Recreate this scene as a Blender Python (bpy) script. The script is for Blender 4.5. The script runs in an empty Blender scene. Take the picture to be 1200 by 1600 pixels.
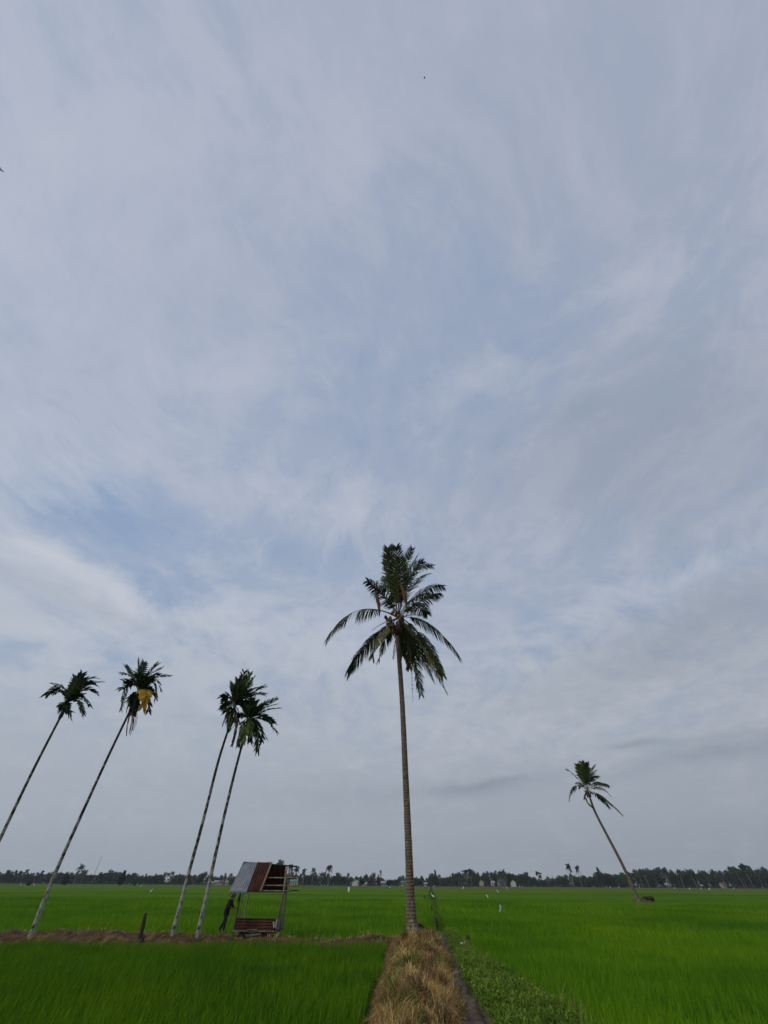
import bpy, math, random
import numpy as np
from mathutils import Vector, Matrix
rng = np.random.default_rng(7)
random.seed(7)
S = bpy.context.scene
COL = S.collection
PI = math.pi

# ------------------------------------------------------------------ camera
FPX, TH, RHO, H = 540.0, math.radians(47.05), 0.0065, 2.2
F = np.array([0, math.cos(TH), math.sin(TH)])
R0 = np.array([1.0, 0, 0]); U0 = np.cross(R0, F)
RX = R0 * math.cos(RHO) + U0 * math.sin(RHO)
UX = -R0 * math.sin(RHO) + U0 * math.cos(RHO)
CAM = np.array([0, 0, H])
def ray(px, py): return (px - 600) * RX + (800 - py) * UX + FPX * F
def G(px, py, z=0.0):                      # photo pixel -> point at height z
    d = ray(px, py); return CAM + d * ((z - H) / d[2])
def P(px, py, Y):                          # photo pixel -> point at distance Y
    d = ray(px, py); return CAM + d * (Y / d[1])
cd = bpy.data.cameras.new('camera'); co = bpy.data.objects.new('camera', cd); COL.objects.link(co)
cd.sensor_fit = 'VERTICAL'; cd.sensor_height = 24; cd.sensor_width = 18; cd.lens = 24 * FPX / 1600
cd.clip_start = 0.05; cd.clip_end = 20000
m = Matrix([list(RX), list(UX), list(-F)]).transposed().to_4x4(); m.translation = Vector(CAM)
co.matrix_world = m
S.camera = co
S.view_settings.view_transform = 'Standard'; S.view_settings.look = 'None'
S.view_settings.exposure = 0; S.view_settings.gamma = 1

# ------------------------------------------------------------------ helpers
def tag(o, label=None, cat=None, group=None, kind=None):
    if label: o['label'] = label
    if cat: o['category'] = cat
    if group: o['group'] = group
    if kind: o['kind'] = kind
    return o
def empty(name, loc=(0, 0, 0), label=None, cat=None, group=None):
    o = bpy.data.objects.new(name, None); COL.objects.link(o); o.location = loc; o.empty_display_size = .2
    return tag(o, label, cat, group)
def link(name, me, mat=None, parent=None, smooth=True):
    o = bpy.data.objects.new(name, me); COL.objects.link(o)
    mats = mat if isinstance(mat, (list, tuple)) else [mat]
    for k in mats:
        if k is not None: me.materials.append(k)
    if smooth: me.polygons.foreach_set('use_smooth', np.ones(len(me.polygons), bool))
    if parent is not None: o.parent = parent
    return o
def fast_mesh(name, V, T, rnd=None, midx=None):
    """V (n,3), T (m,k): one mesh of k-gons."""
    me = bpy.data.meshes.new(name); V = np.ascontiguousarray(V, np.float32); T = np.ascontiguousarray(T, np.int32)
    k = T.shape[1]
    me.vertices.add(len(V)); me.vertices.foreach_set('co', V.ravel())
    me.loops.add(T.size); me.loops.foreach_set('vertex_index', T.ravel())
    me.polygons.add(len(T)); me.polygons.foreach_set('loop_start', np.arange(0, T.size, k, dtype=np.int32))
    if midx is not None: me.polygons.foreach_set('material_index', np.asarray(midx, np.int32))
    if rnd is not None:
        a = me.attributes.new('rnd', 'FLOAT', 'POINT'); a.data.foreach_set('value', np.ascontiguousarray(rnd, np.float32))
    me.update(calc_edges=True); me.validate()
    return me
def nrm(v): return v / (np.linalg.norm(v, axis=-1, keepdims=True) + 1e-9)

class MB:
    """collects shapes of mixed polygons, builds ONE mesh object"""
    def __init__(s): s.v = []; s.f = []; s.r = []; s.m = []; s.mi = 0
    def add(s, V, Fc, r=None):
        b = len(s.v); s.v += [tuple(map(float, p)) for p in V]; s.f += [[i + b for i in f] for f in Fc]
        r = random.random() if r is None else r
        s.r += [r] * len(V); s.m += [s.mi] * len(Fc)
    def tube(s, pts, rad, n=8, cap=True, r=None, jit=0.0):
        pts = np.array(pts, float); rad = np.broadcast_to(np.array(rad, float), (len(pts),))
        tan = nrm(np.gradient(pts, axis=0)); V = []
        ref = np.array([0, 0, 1.]) if abs(tan[0][2]) < .9 else np.array([1., 0, 0])
        a = nrm(np.cross(tan[0], ref))
        for i, p in enumerate(pts):
            a = nrm(a - tan[i] * np.dot(a, tan[i])); b = np.cross(tan[i], a)
            for k in range(n):
                q = 2 * PI * k / n; rr = rad[i] * (1 + jit * random.uniform(-1, 1))
                V.append(p + (a * math.cos(q) + b * math.sin(q)) * rr)
        Fc = [[i * n + k, i * n + (k + 1) % n, (i + 1) * n + (k + 1) % n, (i + 1) * n + k] for i in range(len(pts) - 1) for k in range(n)]
        if cap: Fc += [list(range(n))[::-1], [(len(pts) - 1) * n + k for k in range(n)]]
        s.add(V, Fc, r)
    def box(s, c, ax, ay, az, r=None):
        c = np.array(c, float); ax, ay, az = (np.array(q, float) for q in (ax, ay, az))
        V = [c + i * ax + j * ay + k * az for k in (-1, 1) for j in (-1, 1) for i in (-1, 1)]
        s.add(V, [[0, 2, 3, 1], [4, 5, 7, 6], [0, 1, 5, 4], [2, 6, 7, 3], [0, 4, 6, 2], [1, 3, 7, 5]], r)
    def bar(s, p, q, w, h, up=(0, 0, 1), r=None):
        p = np.array(p, float); q = np.array(q, float); d = q - p; L = np.linalg.norm(d); t = d / L
        side = nrm(np.cross(t, np.array(up, float))); u = np.cross(side, t)
        s.box((p + q) / 2, t * L / 2, side * w / 2, u * h / 2, r)
    def ball(s, c, rx, ry=None, rz=None, n=10, m_=7, rot=None, r=None):
        ry = ry or rx; rz = rz or rx; V = []
        for i in range(m_ + 1):
            t = PI * i / m_
            for k in range(n):
                q = 2 * PI * k / n
                p = np.array([rx * math.sin(t) * math.cos(q), ry * math.sin(t) * math.sin(q), rz * math.cos(t)])
                V.append((rot @ p if rot is not None else p) + np.array(c))
        s.add(V, [[i * n + k, (i + 1) * n + k, (i + 1) * n + (k + 1) % n, i * n + (k + 1) % n] for i in range(m_) for k in range(n)], r)
    def sheet(s, grid, th=0.0, r=None):
        """grid [rows][cols] of points, optional thickness"""
        g = np.array(grid, float); nr, nc = g.shape[:2]
        V = g.reshape(-1, 3); Fc = [[i * nc + j, i * nc + j + 1, (i + 1) * nc + j + 1, (i + 1) * nc + j] for i in range(nr - 1) for j in range(nc - 1)]
        if th:
            n = nrm(np.cross(g[0, -1] - g[0, 0], g[-1, 0] - g[0, 0])); o = len(V)
            Fc2 = [[a + o for a in f[::-1]] for f in Fc]; V = np.concatenate([V, V - n * th])
            ring = [j for j in range(nc)] + [i * nc + nc - 1 for i in range(1, nr)] + [(nr - 1) * nc + j for j in range(nc - 2, -1, -1)] + [i * nc for i in range(nr - 2, 0, -1)]
            Fc = Fc + Fc2 + [[ring[k], ring[k] + o, ring[(k + 1) % len(ring)] + o, ring[(k + 1) % len(ring)]] for k in range(len(ring))]
        s.add(V, Fc, r)
    def build(s, name, mat, parent=None, smooth=True):
        me = bpy.data.meshes.new(name); me.from_pydata(s.v, [], s.f)
        a = me.attributes.new('rnd', 'FLOAT', 'POINT'); a.data.foreach_set('value', np.array(s.r, np.float32))
        me.polygons.foreach_set('material_index', np.array(s.m, np.int32))
        return link(name, me, mat, parent, smooth)

def copy_tree(o, parent=None):
    c = o.copy(); COL.objects.link(c); c.parent = parent
    for ch in o.children: copy_tree(ch, c)
    return c

# ------------------------------------------------------------------ materials
def newmat(name):
    mt = bpy.data.materials.new(name); mt.use_nodes = True; nt = mt.node_tree; nt.nodes.clear()
    return mt, nt, nt.nodes.new, nt.links.new
def ramp(nt, fac, stops):
    n = nt.nodes.new('ShaderNodeValToRGB'); e = n.color_ramp.elements
    while len(e) < len(stops): e.new(.5)
    for el, (p, c) in zip(e, stops): el.position = p; el.color = (*c, 1)
    nt.links.new(fac, n.inputs[0]); return n.outputs[0]
def noise(nt, vec, scale, detail=4, rough=.55, out=0):
    n = nt.nodes.new('ShaderNodeTexNoise'); n.inputs['Scale'].default_value = scale; n.inputs['Detail'].default_value = detail
    n.inputs['Roughness'].default_value = rough
    if vec is not None: nt.links.new(vec, n.inputs['Vector'])
    return n.outputs[out]
def math_(nt, op, a, b=None, c=None, clamp=False):
    n = nt.nodes.new('ShaderNodeMath'); n.operation = op; n.use_clamp = clamp
    for i, x in enumerate((a, b, c)):
        if x is None: continue
        if isinstance(x, (int, float)): n.inputs[i].default_value = x
        else: nt.links.new(x, n.inputs[i])
    return n.outputs[0]
def mixc(nt, fac, a, b, mode='MIX'):
    n = nt.nodes.new('ShaderNodeMix'); n.data_type = 'RGBA'; n.blend_type = mode
    for i, x in ((0, fac), (6, a), (7, b)):
        if isinstance(x, (int, float)): n.inputs[i].default_value = x
        elif isinstance(x, tuple): n.inputs[i].default_value = (*x, 1)
        else: nt.links.new(x, n.inputs[i])
    return n.outputs[2]
def attr(nt, name='rnd'):
    n = nt.nodes.new('ShaderNodeAttribute'); n.attribute_name = name; return n.outputs['Fac']
def wpos(nt): return nt.nodes.new('ShaderNodeNewGeometry').outputs['Position']
def ocoord(nt): return nt.nodes.new('ShaderNodeTexCoord').outputs['Object']
def scalev(nt, vec, s):
    n = nt.nodes.new('ShaderNodeMapping'); n.inputs['Scale'].default_value = s; nt.links.new(vec, n.inputs[0]); return n.outputs[0]
def bump(nt, h, strength=.4, dist=.05):
    n = nt.nodes.new('ShaderNodeBump'); n.inputs['Strength'].default_value = strength; n.inputs['Distance'].default_value = dist
    nt.links.new(h, n.inputs['Height']); return n.outputs[0]
def finish(nt, color, rough=.8, normal=None, spec=.3, trans=0.0, metal=0.0):
    b = nt.nodes.new('ShaderNodeBsdfPrincipled'); out = nt.nodes.new('ShaderNodeOutputMaterial')
    b.inputs['Roughness'].default_value = rough; b.inputs['Specular IOR Level'].default_value = spec; b.inputs['Metallic'].default_value = metal
    if isinstance(color, tuple): b.inputs['Base Color'].default_value = (*color, 1)
    else: nt.links.new(color, b.inputs['Base Color'])
    if normal is not None: nt.links.new(normal, b.inputs['Normal'])
    sh = b.outputs[0]
    if trans:
        t = nt.nodes.new('ShaderNodeBsdfTranslucent'); mx = nt.nodes.new('ShaderNodeMixShader'); mx.inputs[0].default_value = trans
        if isinstance(color, tuple): t.inputs[0].default_value = (*color, 1)
        else: nt.links.new(color, t.inputs[0])
        nt.links.new(sh, mx.inputs[1]); nt.links.new(t.outputs[0], mx.inputs[2]); sh = mx.outputs[0]
    nt.links.new(sh, out.inputs[0])

def mat_leaf(name, stops, big=None, trans=.42, rough=.7, spec=.10, bigscale=.2):
    """random-per-leaf colour; big: colour multiplied in by slow noise over the ground"""
    mt, nt, N, L = newmat(name)
    c = ramp(nt, attr(nt), stops)
    if big:
        n = noise(nt, wpos(nt), bigscale, 4, .6)
        c = mixc(nt, 1.0, c, ramp(nt, n, big), 'MULTIPLY')
    finish(nt, c, rough, None, spec, trans); return mt
def mat_noise(name, stops, scale=3.0, stretch=(1, 1, 1), detail=6, rough=.85, bumps=.5, dist=.04, spec=.2, metal=0.0, bscale=None, world=True):
    mt, nt, N, L = newmat(name)
    v = scalev(nt, wpos(nt) if world else ocoord(nt), stretch)
    n = noise(nt, v, scale, detail, .62)
    c = ramp(nt, n, stops)
    nb = noise(nt, v, bscale or scale * 4, 5, .65)
    finish(nt, c, rough, bump(nt, nb, bumps, dist), spec, 0, metal); return mt

M = {}
M['soil'] = mat_noise('paddy_soil', [(.3, (.035, .03, .015)), (.7, (.06, .065, .025))], 1.2)
M['earth'] = mat_noise('bare_earth', [(.28, (.028, .017, .008)), (.45, (.066, .039, .016)), (.58, (.125, .076, .03)), (.72, (.23, .155, .065))], 2.6, bumps=.9, dist=.09, bscale=5)
M['strawbed'] = mat_noise('straw_bed', [(.3, (.05, .03, .012)), (.5, (.13, .078, .032)), (.7, (.20, .13, .055))], 3.0, bumps=1, dist=.06)
M['mud'] = mat_noise('grey_mud', [(.3, (.07, .052, .034)), (.55, (.15, .118, .082)), (.75, (.25, .205, .15))], 3.4, bumps=.9, dist=.05, rough=.85, spec=.12)
RB = [(.3, (.55, .66, .9)), (.5, (1, 1, 1)), (.72, (1.55, 1.22, .8))]
M['rice'] = mat_leaf('rice_leaf', [(0, (.044, .132, .003)), (.5, (.078, .195, .004)), (.85, (.12, .24, .007)), (1, (.18, .29, .014))], RB, .3, bigscale=.25)
M['rice2'] = mat_leaf('rice_leaf_back', [(0, (.064, .182, .004)), (.5, (.110, .262, .005)), (.85, (.155, .31, .009)), (1, (.23, .35, .018))], RB, .3, bigscale=.10)
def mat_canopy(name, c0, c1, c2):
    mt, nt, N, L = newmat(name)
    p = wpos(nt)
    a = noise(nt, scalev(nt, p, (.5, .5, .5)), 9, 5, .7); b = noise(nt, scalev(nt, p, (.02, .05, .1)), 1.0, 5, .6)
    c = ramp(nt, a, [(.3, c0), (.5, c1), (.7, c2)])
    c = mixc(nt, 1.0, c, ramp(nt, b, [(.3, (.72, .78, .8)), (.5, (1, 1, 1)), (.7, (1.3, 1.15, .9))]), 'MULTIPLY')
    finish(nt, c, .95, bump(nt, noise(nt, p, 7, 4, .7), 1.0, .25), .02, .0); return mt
M['canopy'] = mat_canopy('rice_canopy', (.058, .135, .005), (.088, .185, .007), (.125, .23, .012))
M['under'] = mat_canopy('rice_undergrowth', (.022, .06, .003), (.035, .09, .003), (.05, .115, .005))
M['fallow'] = mat_canopy('fallow_field', (.065, .085, .022), (.105, .125, .038), (.15, .15, .06))
M['straw'] = mat_leaf('dry_grass', [(0, (.13, .078, .032)), (.3, (.35, .225, .095)), (.58, (.58, .43, .185)), (.76, (.70, .57, .30)), (.84, (.24, .27, .06)), (1, (.12, .20, .03))], [(.34, (.38, .34, .28)), (.44, (.75, .68, .6)), (.54, (1.1, 1.02, .92)), (.66, (1.55, 1.45, 1.25))], .25, .8, .1, bigscale=1.6)
M['weed'] = mat_leaf('weed_leaf', [(0, (.07, .14, .012)), (.5, (.16, .27, .026)), (.85, (.26, .38, .045)), (.93, (.40, .43, .10)), (1, (.26, .19, .08))], [(.3, (.6, .65, .6)), (.6, (1, 1, 1)), (.75, (1.25, 1.15, .9))], .3, bigscale=.9)
M['coco_leaf'] = mat_leaf('coconut_leaf', [(0, (.022, .036, .010)), (.5, (.042, .066, .014)), (.85, (.080, .102, .02)), (1, (.15, .145, .03))], None, .22, .6, .12)
M['coco_yel'] = mat_leaf('coconut_leaf_yellowing', [(0, (.05, .065, .012)), (.5, (.10, .105, .018)), (1, (.17, .15, .03))], None, .28, .5, .3)
M['coco_dead'] = mat_leaf('coconut_leaf_dry', [(0, (.07, .042, .025)), (1, (.2, .125, .075))], None, .2, .8, .1)
M['areca_leaf'] = mat_leaf('areca_leaf', [(0, (.016, .036, .011)), (.6, (.032, .066, .016)), (1, (.07, .105, .022))], None, .2, .6, .12)
M['areca_yel'] = mat_leaf('areca_leaf_yellow', [(0, (.34, .19, .012)), (1, (.52, .31, .03))], None, .25, .6, .2)
M['areca_lime'] = mat_leaf('areca_leaf_lime', [(0, (.07, .12, .02)), (1, (.13, .19, .035))], None, .25, .5, .3)
M['rachis'] = mat_leaf('leaf_stalk', [(0, (.07, .08, .02)), (1, (.14, .13, .04))], None, 0, .5, .3)
M['far_leaf'] = mat_leaf('far_tree_leaf', [(0, (.013, .031, .011)), (.5, (.027, .056, .016)), (.85, (.052, .086, .02)), (1, (.085, .105, .03))], [(.35, (.7, .75, .85)), (.5, (1, 1, 1)), (.65, (1.35, 1.2, .9))], .15, .7, .15, bigscale=.04)
M['far_dark'] = mat_leaf('far_bush_leaf', [(0, (.008, .014, .008)), (1, (.022, .034, .014))], None, .12, .7, .15)
M['far_palm'] = mat_leaf('far_palm_leaf', [(0, (.013, .024, .012)), (1, (.045, .06, .02))], None, .15, .6, .2)
M['bark'] = mat_noise('far_bark', [(.3, (.10, .085, .065)), (.7, (.26, .23, .18))], 1.0)
def mat_trunk(name, cols, ringscale, ringamt, patch=None):
    mt, nt, N, L = newmat(name)
    p = ocoord(nt)
    v = scalev(nt, p, (1, 1, 1))
    wv = nt.nodes.new('ShaderNodeTexWave'); wv.wave_type = 'BANDS'; wv.bands_direction = 'Z'; wv.inputs['Scale'].default_value = ringscale
    wv.inputs['Distortion'].default_value = 2.2; wv.inputs['Detail'].default_value = 3; wv.inputs['Detail Scale'].default_value = 2.0
    L(v, wv.inputs['Vector'])
    n = noise(nt, p, 5, 6, .68)
    c = ramp(nt, n, cols)
    rg = ramp(nt, wv.outputs['Fac'], [(0, (1 - ringamt,) * 3), (.35, (1, 1, 1)), (1, (1.15, 1.13, 1.1))])
    c = mixc(nt, 1.0, c, rg, 'MULTIPLY')
    if patch:
        sep = nt.nodes.new('ShaderNodeSeparateXYZ'); L(p, sep.inputs[0])
        hz = math_(nt, 'MULTIPLY_ADD', sep.outputs[2], -patch[2], patch[3], True)   # lichen thins out with height
        n2 = noise(nt, scalev(nt, p, (1, 1, .55)), patch[1], 5, .62)
        mk = math_(nt, 'SUBTRACT', math_(nt, 'ADD', n2, math_(nt, 'MULTIPLY', hz, .22)), .575)
        mk = math_(nt, 'MULTIPLY', mk, 8, None, True)
        c = mixc(nt, mk, c, mixc(nt, noise(nt, p, 22, 3), (.17, .175, .14), (.44, .44, .38)))
    h = math_(nt, 'ADD', wv.outputs['Fac'], noise(nt, p, 18, 4, .7))
    finish(nt, c, .85, bump(nt, h, .7, .03), .15); return mt
M['coco_trunk'] = mat_trunk('coconut_trunk', [(.3, (.075, .055, .038)), (.5, (.14, .108, .078)), (.7, (.22, .18, .135))], 2.6, .2, ((0, 0, 0), 6, .5, .42))
M['areca_trunk'] = mat_trunk('areca_trunk', [(.3, (.022, .022, .014)), (.55, (.045, .044, .03)), (.75, (.085, .085, .06))], 1.1, .45, ((0, 0, 0), 6.5, .13, 1.0))
M['crownshaft'] = mat_noise('areca_crownshaft', [(.3, (.02, .035, .014)), (.7, (.045, .06, .022))], 3, rough=.5)
M['coconut'] = mat_noise('coconut_husk', [(.3, (.12, .075, .022)), (.7, (.24, .155, .045))], 6, rough=.5, bumps=.2)
M['coconut_dark'] = mat_noise('coconut_husk_dark', [(.3, (.05, .03, .016)), (.7, (.11, .065, .03))], 6, rough=.6, bumps=.2)
M['fibre'] = mat_noise('palm_fibre', [(.3, (.06, .03, .016)), (.7, (.17, .09, .045))], 8, (1, 1, .3), bumps=.8)
M['wood'] = mat_noise('weathered_wood', [(.3, (.12, .10, .07)), (.55, (.24, .205, .15)), (.75, (.36, .32, .24))], 5, (1, 1, .25), bumps=.5, dist=.01)
M['wood_dark'] = mat_noise('dark_wood', [(.3, (.018, .014, .011)), (.6, (.05, .04, .03)), (.8, (.11, .09, .07))], 6, (1, 1, .2), bumps=.6, dist=.02)
M['zinc'] = mat_noise('zinc_sheet', [(.25, (.20, .21, .22)), (.55, (.34, .36, .38)), (.8, (.44, .46, .48))], 2.2, (1, 1, .5), rough=.45, bumps=.1, dist=.005, spec=.5, metal=.35)
M['rust'] = mat_noise('rusty_sheet', [(.25, (.035, .018, .012)), (.55, (.078, .034, .021)), (.8, (.14, .068, .042))], 3.0, (1, 1, .4), rough=.85, bumps=.3, dist=.01)
M['rust_light'] = mat_noise('rusty_edge', [(.3, (.20, .12, .085)), (.7, (.32, .2, .15))], 3, rough=.8)
M['grey_board'] = mat_noise('grey_board', [(.3, (.10, .10, .085)), (.7, (.2, .2, .175))], 3)
M['skin'] = mat_noise('skin', [(.3, (.10, .05, .03)), (.7, (.15, .08, .05))], 9, bumps=.1, rough=.6)
M['shirt'] = mat_noise('dark_shirt', [(.3, (.010, .009, .011)), (.7, (.026, .022, .024))], 14, bumps=.3, rough=.9)
M['trousers'] = mat_noise('dark_trousers', [(.3, (.007, .008, .012)), (.7, (.018, .018, .024))], 14, bumps=.3, rough=.9)
M['scarf'] = mat_noise('maroon_scarf', [(.3, (.05, .018, .014)), (.7, (.105, .04, .03))], 16, bumps=.4, rough=.9)
M['feather'] = mat_noise('white_feather', [(.3, (.72, .72, .68)), (.7, (.84, .83, .8))], 20, bumps=.2)
M['beak'] = mat_noise('beak', [(.3, (.4, .26, .05)), (.7, (.5, .34, .08))], 20)
M['leg_dark'] = mat_noise('dark_leg', [(.3, (.02, .02, .02)), (.7, (.05, .05, .04))], 20)
M['bird_dark'] = mat_noise('dark_feather', [(.3, (.012, .013, .016)), (.7, (.03, .03, .035))], 20)
M['white_plastic'] = mat_noise('white_plastic', [(.3, (.66, .68, .66)), (.7, (.8, .8, .78))], 6, rough=.5, bumps=.3)
M['blue_plastic'] = mat_noise('pale_blue_plastic', [(.3, (.18, .42, .52)), (.7, (.42, .62, .68))], 5, rough=.5, bumps=.3)
M['wall_white'] = mat_noise('white_wall', [(.3, (.34, .335, .31)), (.7, (.48, .475, .44))], .8, bumps=.1)
M['wall_cream'] = mat_noise('cream_wall', [(.3, (.28, .25, .19)), (.7, (.38, .34, .26))], .8, bumps=.1)
M['roof_grey'] = mat_noise('grey_roof', [(.3, (.22, .22, .21)), (.7, (.34, .34, .33))], .8)
M['roof_teal'] = mat_noise('teal_roof', [(.3, (.08, .19, .18)), (.7, (.12, .26, .24))], .8)
M['roof_brown'] = mat_noise('brown_roof', [(.3, (.09, .06, .045)), (.7, (.15, .10, .08))], .8)
M['roof_dark'] = mat_noise('dark_roof', [(.3, (.03, .035, .045)), (.7, (.06, .065, .08))], .8)
M['window_dark'] = mat_noise('dark_window', [(.3, (.02, .022, .025)), (.7, (.04, .042, .045))], 2, rough=.2, spec=.5)
M['mast'] = mat_noise('mast_steel', [(.3, (.18, .14, .14)), (.7, (.28, .24, .24))], 1)

# ------------------------------------------------------------------ sky and sun
SUN_EL, SUN_AZ = math.radians(32), math.radians(-128)     # azimuth from +Y towards +X: behind the camera, to the left
w = bpy.data.worlds.new('World'); S.world = w; w.use_nodes = True
nt = w.node_tree; nt.nodes.clear(); L = nt.links.new
sky = nt.nodes.new('ShaderNodeTexSky'); sky.sky_type = 'NISHITA'; sky.sun_disc = False
sky.sun_elevation = SUN_EL; sky.sun_rotation = SUN_AZ; sky.air_density = 1.0; sky.dust_density = 1.5; sky.ozone_density = 1.5
dvec = nt.nodes.new('ShaderNodeTexCoord').outputs['Generated']
sep = nt.nodes.new('ShaderNodeSeparateXYZ'); L(dvec, sep.inputs[0])
zc = math_(nt, 'MAXIMUM', sep.outputs[2], 0.0)
def vmath(op, a, b=None):
    n = nt.nodes.new('ShaderNodeVectorMath'); n.operation = op
    for i, x in enumerate((a, b)):
        if x is None: continue
        if isinstance(x, (tuple, list, np.ndarray)): n.inputs[i].default_value = tuple(map(float, x))
        elif isinstance(x, (int, float)): n.inputs['Scale'].default_value = x
        else: L(x, n.inputs[i])
    return n
# a cloud deck seen in perspective: direction projected on a plane overhead
den = math_(nt, 'ADD', zc, .22)
cx = nt.nodes.new('ShaderNodeCombineXYZ')
L(math_(nt, 'DIVIDE', sep.outputs[0], den), cx.inputs[0]); L(math_(nt, 'DIVIDE', sep.outputs[1], den), cx.inputs[1])
deck = cx.outputs[0]
wn = noise(nt, deck, 1.1, 3, .5, 1)
warp = vmath('SCALE', vmath('SUBTRACT', wn, (.5, .5, .5)).outputs[0], .7).outputs[0]
deckw = vmath('ADD', deck, warp).outputs[0]
mp = nt.nodes.new('ShaderNodeMapping'); mp.inputs['Rotation'].default_value = (0, 0, math.radians(-14)); mp.inputs['Scale'].default_value = (1.25, .8, 1)
L(deckw, mp.inputs[0])
n1 = noise(nt, mp.outputs[0], 1.5, 8, .58)        # broad streaky billows
mp2 = nt.nodes.new('ShaderNodeMapping'); mp2.inputs['Rotation'].default_value = (0, 0, math.radians(20)); mp2.inputs['Scale'].default_value = (1.35, .95, 1)
L(deckw, mp2.inputs[0])
n2 = noise(nt, mp2.outputs[0], 4.2, 8, .62)       # finer wisps
n3 = noise(nt, vmath('SCALE', dvec, None).outputs[0] if False else dvec, 1.6, 3, .5)
# local clouds and clearings at fixed places of the sky
wn2 = noise(nt, dvec, 4.5, 8, .62, 1)
dw = vmath('ADD', dvec, vmath('SCALE', vmath('SUBTRACT', wn2, (.5, .5, .5)).outputs[0], .20).outputs[0]).outputs[0]; dwl = dw
dws = vmath('ADD', dvec, vmath('SCALE', vmath('SUBTRACT', wn2, (.5, .5, .5)).outputs[0], .055).outputs[0]).outputs[0]
def blob(px, py, sx, sy, rot=0.0):
    dw = dws if sy < 22 else dwl
    c = nrm(ray(px, py)); e = 6.0; r = math.radians(rot)
    ax = nrm(ray(px + e * math.cos(r), py + e * math.sin(r)) ) - c; ay = nrm(ray(px - e * math.sin(r), py + e * math.cos(r))) - c
    ax = ax / np.dot(ax, ax) * np.linalg.norm(ax) ** 2 if False else ax
    # u = displacement in photo pixels along the blob's axes (tangent plane at c)
    A = np.stack([ax / e, ay / e], 1); B = np.linalg.pinv(A)     # 2x3
    u = math_(nt, 'SUBTRACT', vmath('DOT_PRODUCT', dw, B[0] / sx).outputs['Value'], float(np.dot(B[0], c) / sx))
    v = math_(nt, 'SUBTRACT', vmath('DOT_PRODUCT', dw, B[1] / sy).outputs['Value'], float(np.dot(B[1], c) / sy))
    q = math_(nt, 'ADD', math_(nt, 'MULTIPLY', u, u), math_(nt, 'MULTIPLY', v, v))
    g = math_(nt, 'EXPONENT', math_(nt, 'MULTIPLY', q, -.7))
    front = math_(nt, 'GREATER_THAN', vmath('DOT_PRODUCT', dvec, c).outputs['Value'], 0.2)
    return math_(nt, 'MULTIPLY', g, front)
def total(specs):
    t = None
    for s_ in specs:
        g = math_(nt, 'MULTIPLY', blob(*s_[:5]), s_[5]); t = g if t is None else math_(nt, 'ADD', t, g)
    return t
blue = total([(690, 640, 190, 120, -15, .48), (800, 440, 150, 80, 10, .30), (165, 790, 105, 42, 18, 1.1), (470, 870, 150, 40, 8, .7), (290, 900, 120, 40, 15, .4), (80, 1010, 140, 30, 0, .5),
              (520, 480, 80, 120, 20, .3), (1150, 480, 120, 130, 0, .3), (900, 1000, 120, 40, -20, .2), (330, 720, 140, 60, 10, .3), (900, 860, 160, 50, -10, .3)])
brite = total([(110, 885, 150, 25, 22, .85), (205, 915, 45, 23, 30, .4), (60, 862, 90, 9, 22, .35), (150, 940, 110, 8, 20, .3), (330, 965, 220, 32, 10, .55), (530, 790, 110, 42, 15, .5), (750, 590, 70, 30, -20, .5), (1110, 880, 170, 24, -18, .5), (960, 940, 160, 24, -22, .4),
               (60, 720, 90, 70, 0, .4), (450, 580, 130, 60, -10, .4), (150, 200, 260, 200, 0, .35), (960, 450, 70, 18, -25, .45), (640, 1030, 330, 40, 0, .35), (600, 300, 200, 90, 30, .25),
               (850, 1140, 300, 40, 0, .3), (70, 985, 130, 14, 2, .35)])
dark = total([(1170, 1150, 70, 6, -10, .5), (760, 1220, 60, 5, -6, .6), (985, 1164, 34, 3.5, 2, .5), (740, 1228, 100, 11, -4, .8), (1130, 1180, 130, 13, -9, .9), (1000, 1165, 60, 7, 0, .5), (1080, 985, 190, 38, -22, .65), (960, 730, 170, 80, -5, .45), (1090, 620, 150, 80, 0, .35), (560, 1250, 220, 24, 0, .3),
              (1020, 1060, 300, 28, -12, .25), (110, 930, 170, 13, 20, .35), (900, 1320, 340, 28, 0, .3), (350, 1130, 170, 24, 0, .2), (905, 640, 60, 20, -10, .35)])
def lin(r, g, b):
    f_ = lambda c: ((c / 255 + .055) / 1.055) ** 2.4
    return tuple(f_(c) * 10 for c in (r, g, b))
base = ramp(nt, zc, [(0.0, (.1, .1, .1)), (1, (1, 1, 1))])      # placeholder replaced below
rp = nt.nodes.new('ShaderNodeValToRGB'); L(zc, rp.inputs[0]); rp.color_ramp.interpolation = 'EASE'
e = rp.color_ramp.elements
st = [(0.0, (152, 160, 170)), (.10, (161, 169, 180)), (.30, (170, 178, 191)), (.5, (166, 176, 194)), (.75, (166, 175, 194)), (1.0, (163, 172, 192))]
while len(e) < len(st): e.new(.5)
for el, (p_, c_) in zip(e, st): el.position = p_; el.color = (*[q / 10 for q in lin(*c_)], 1)
nt.nodes.remove(base.node)
cloud = vmath('SCALE', rp.outputs[0], 10.0).outputs[0]
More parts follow.
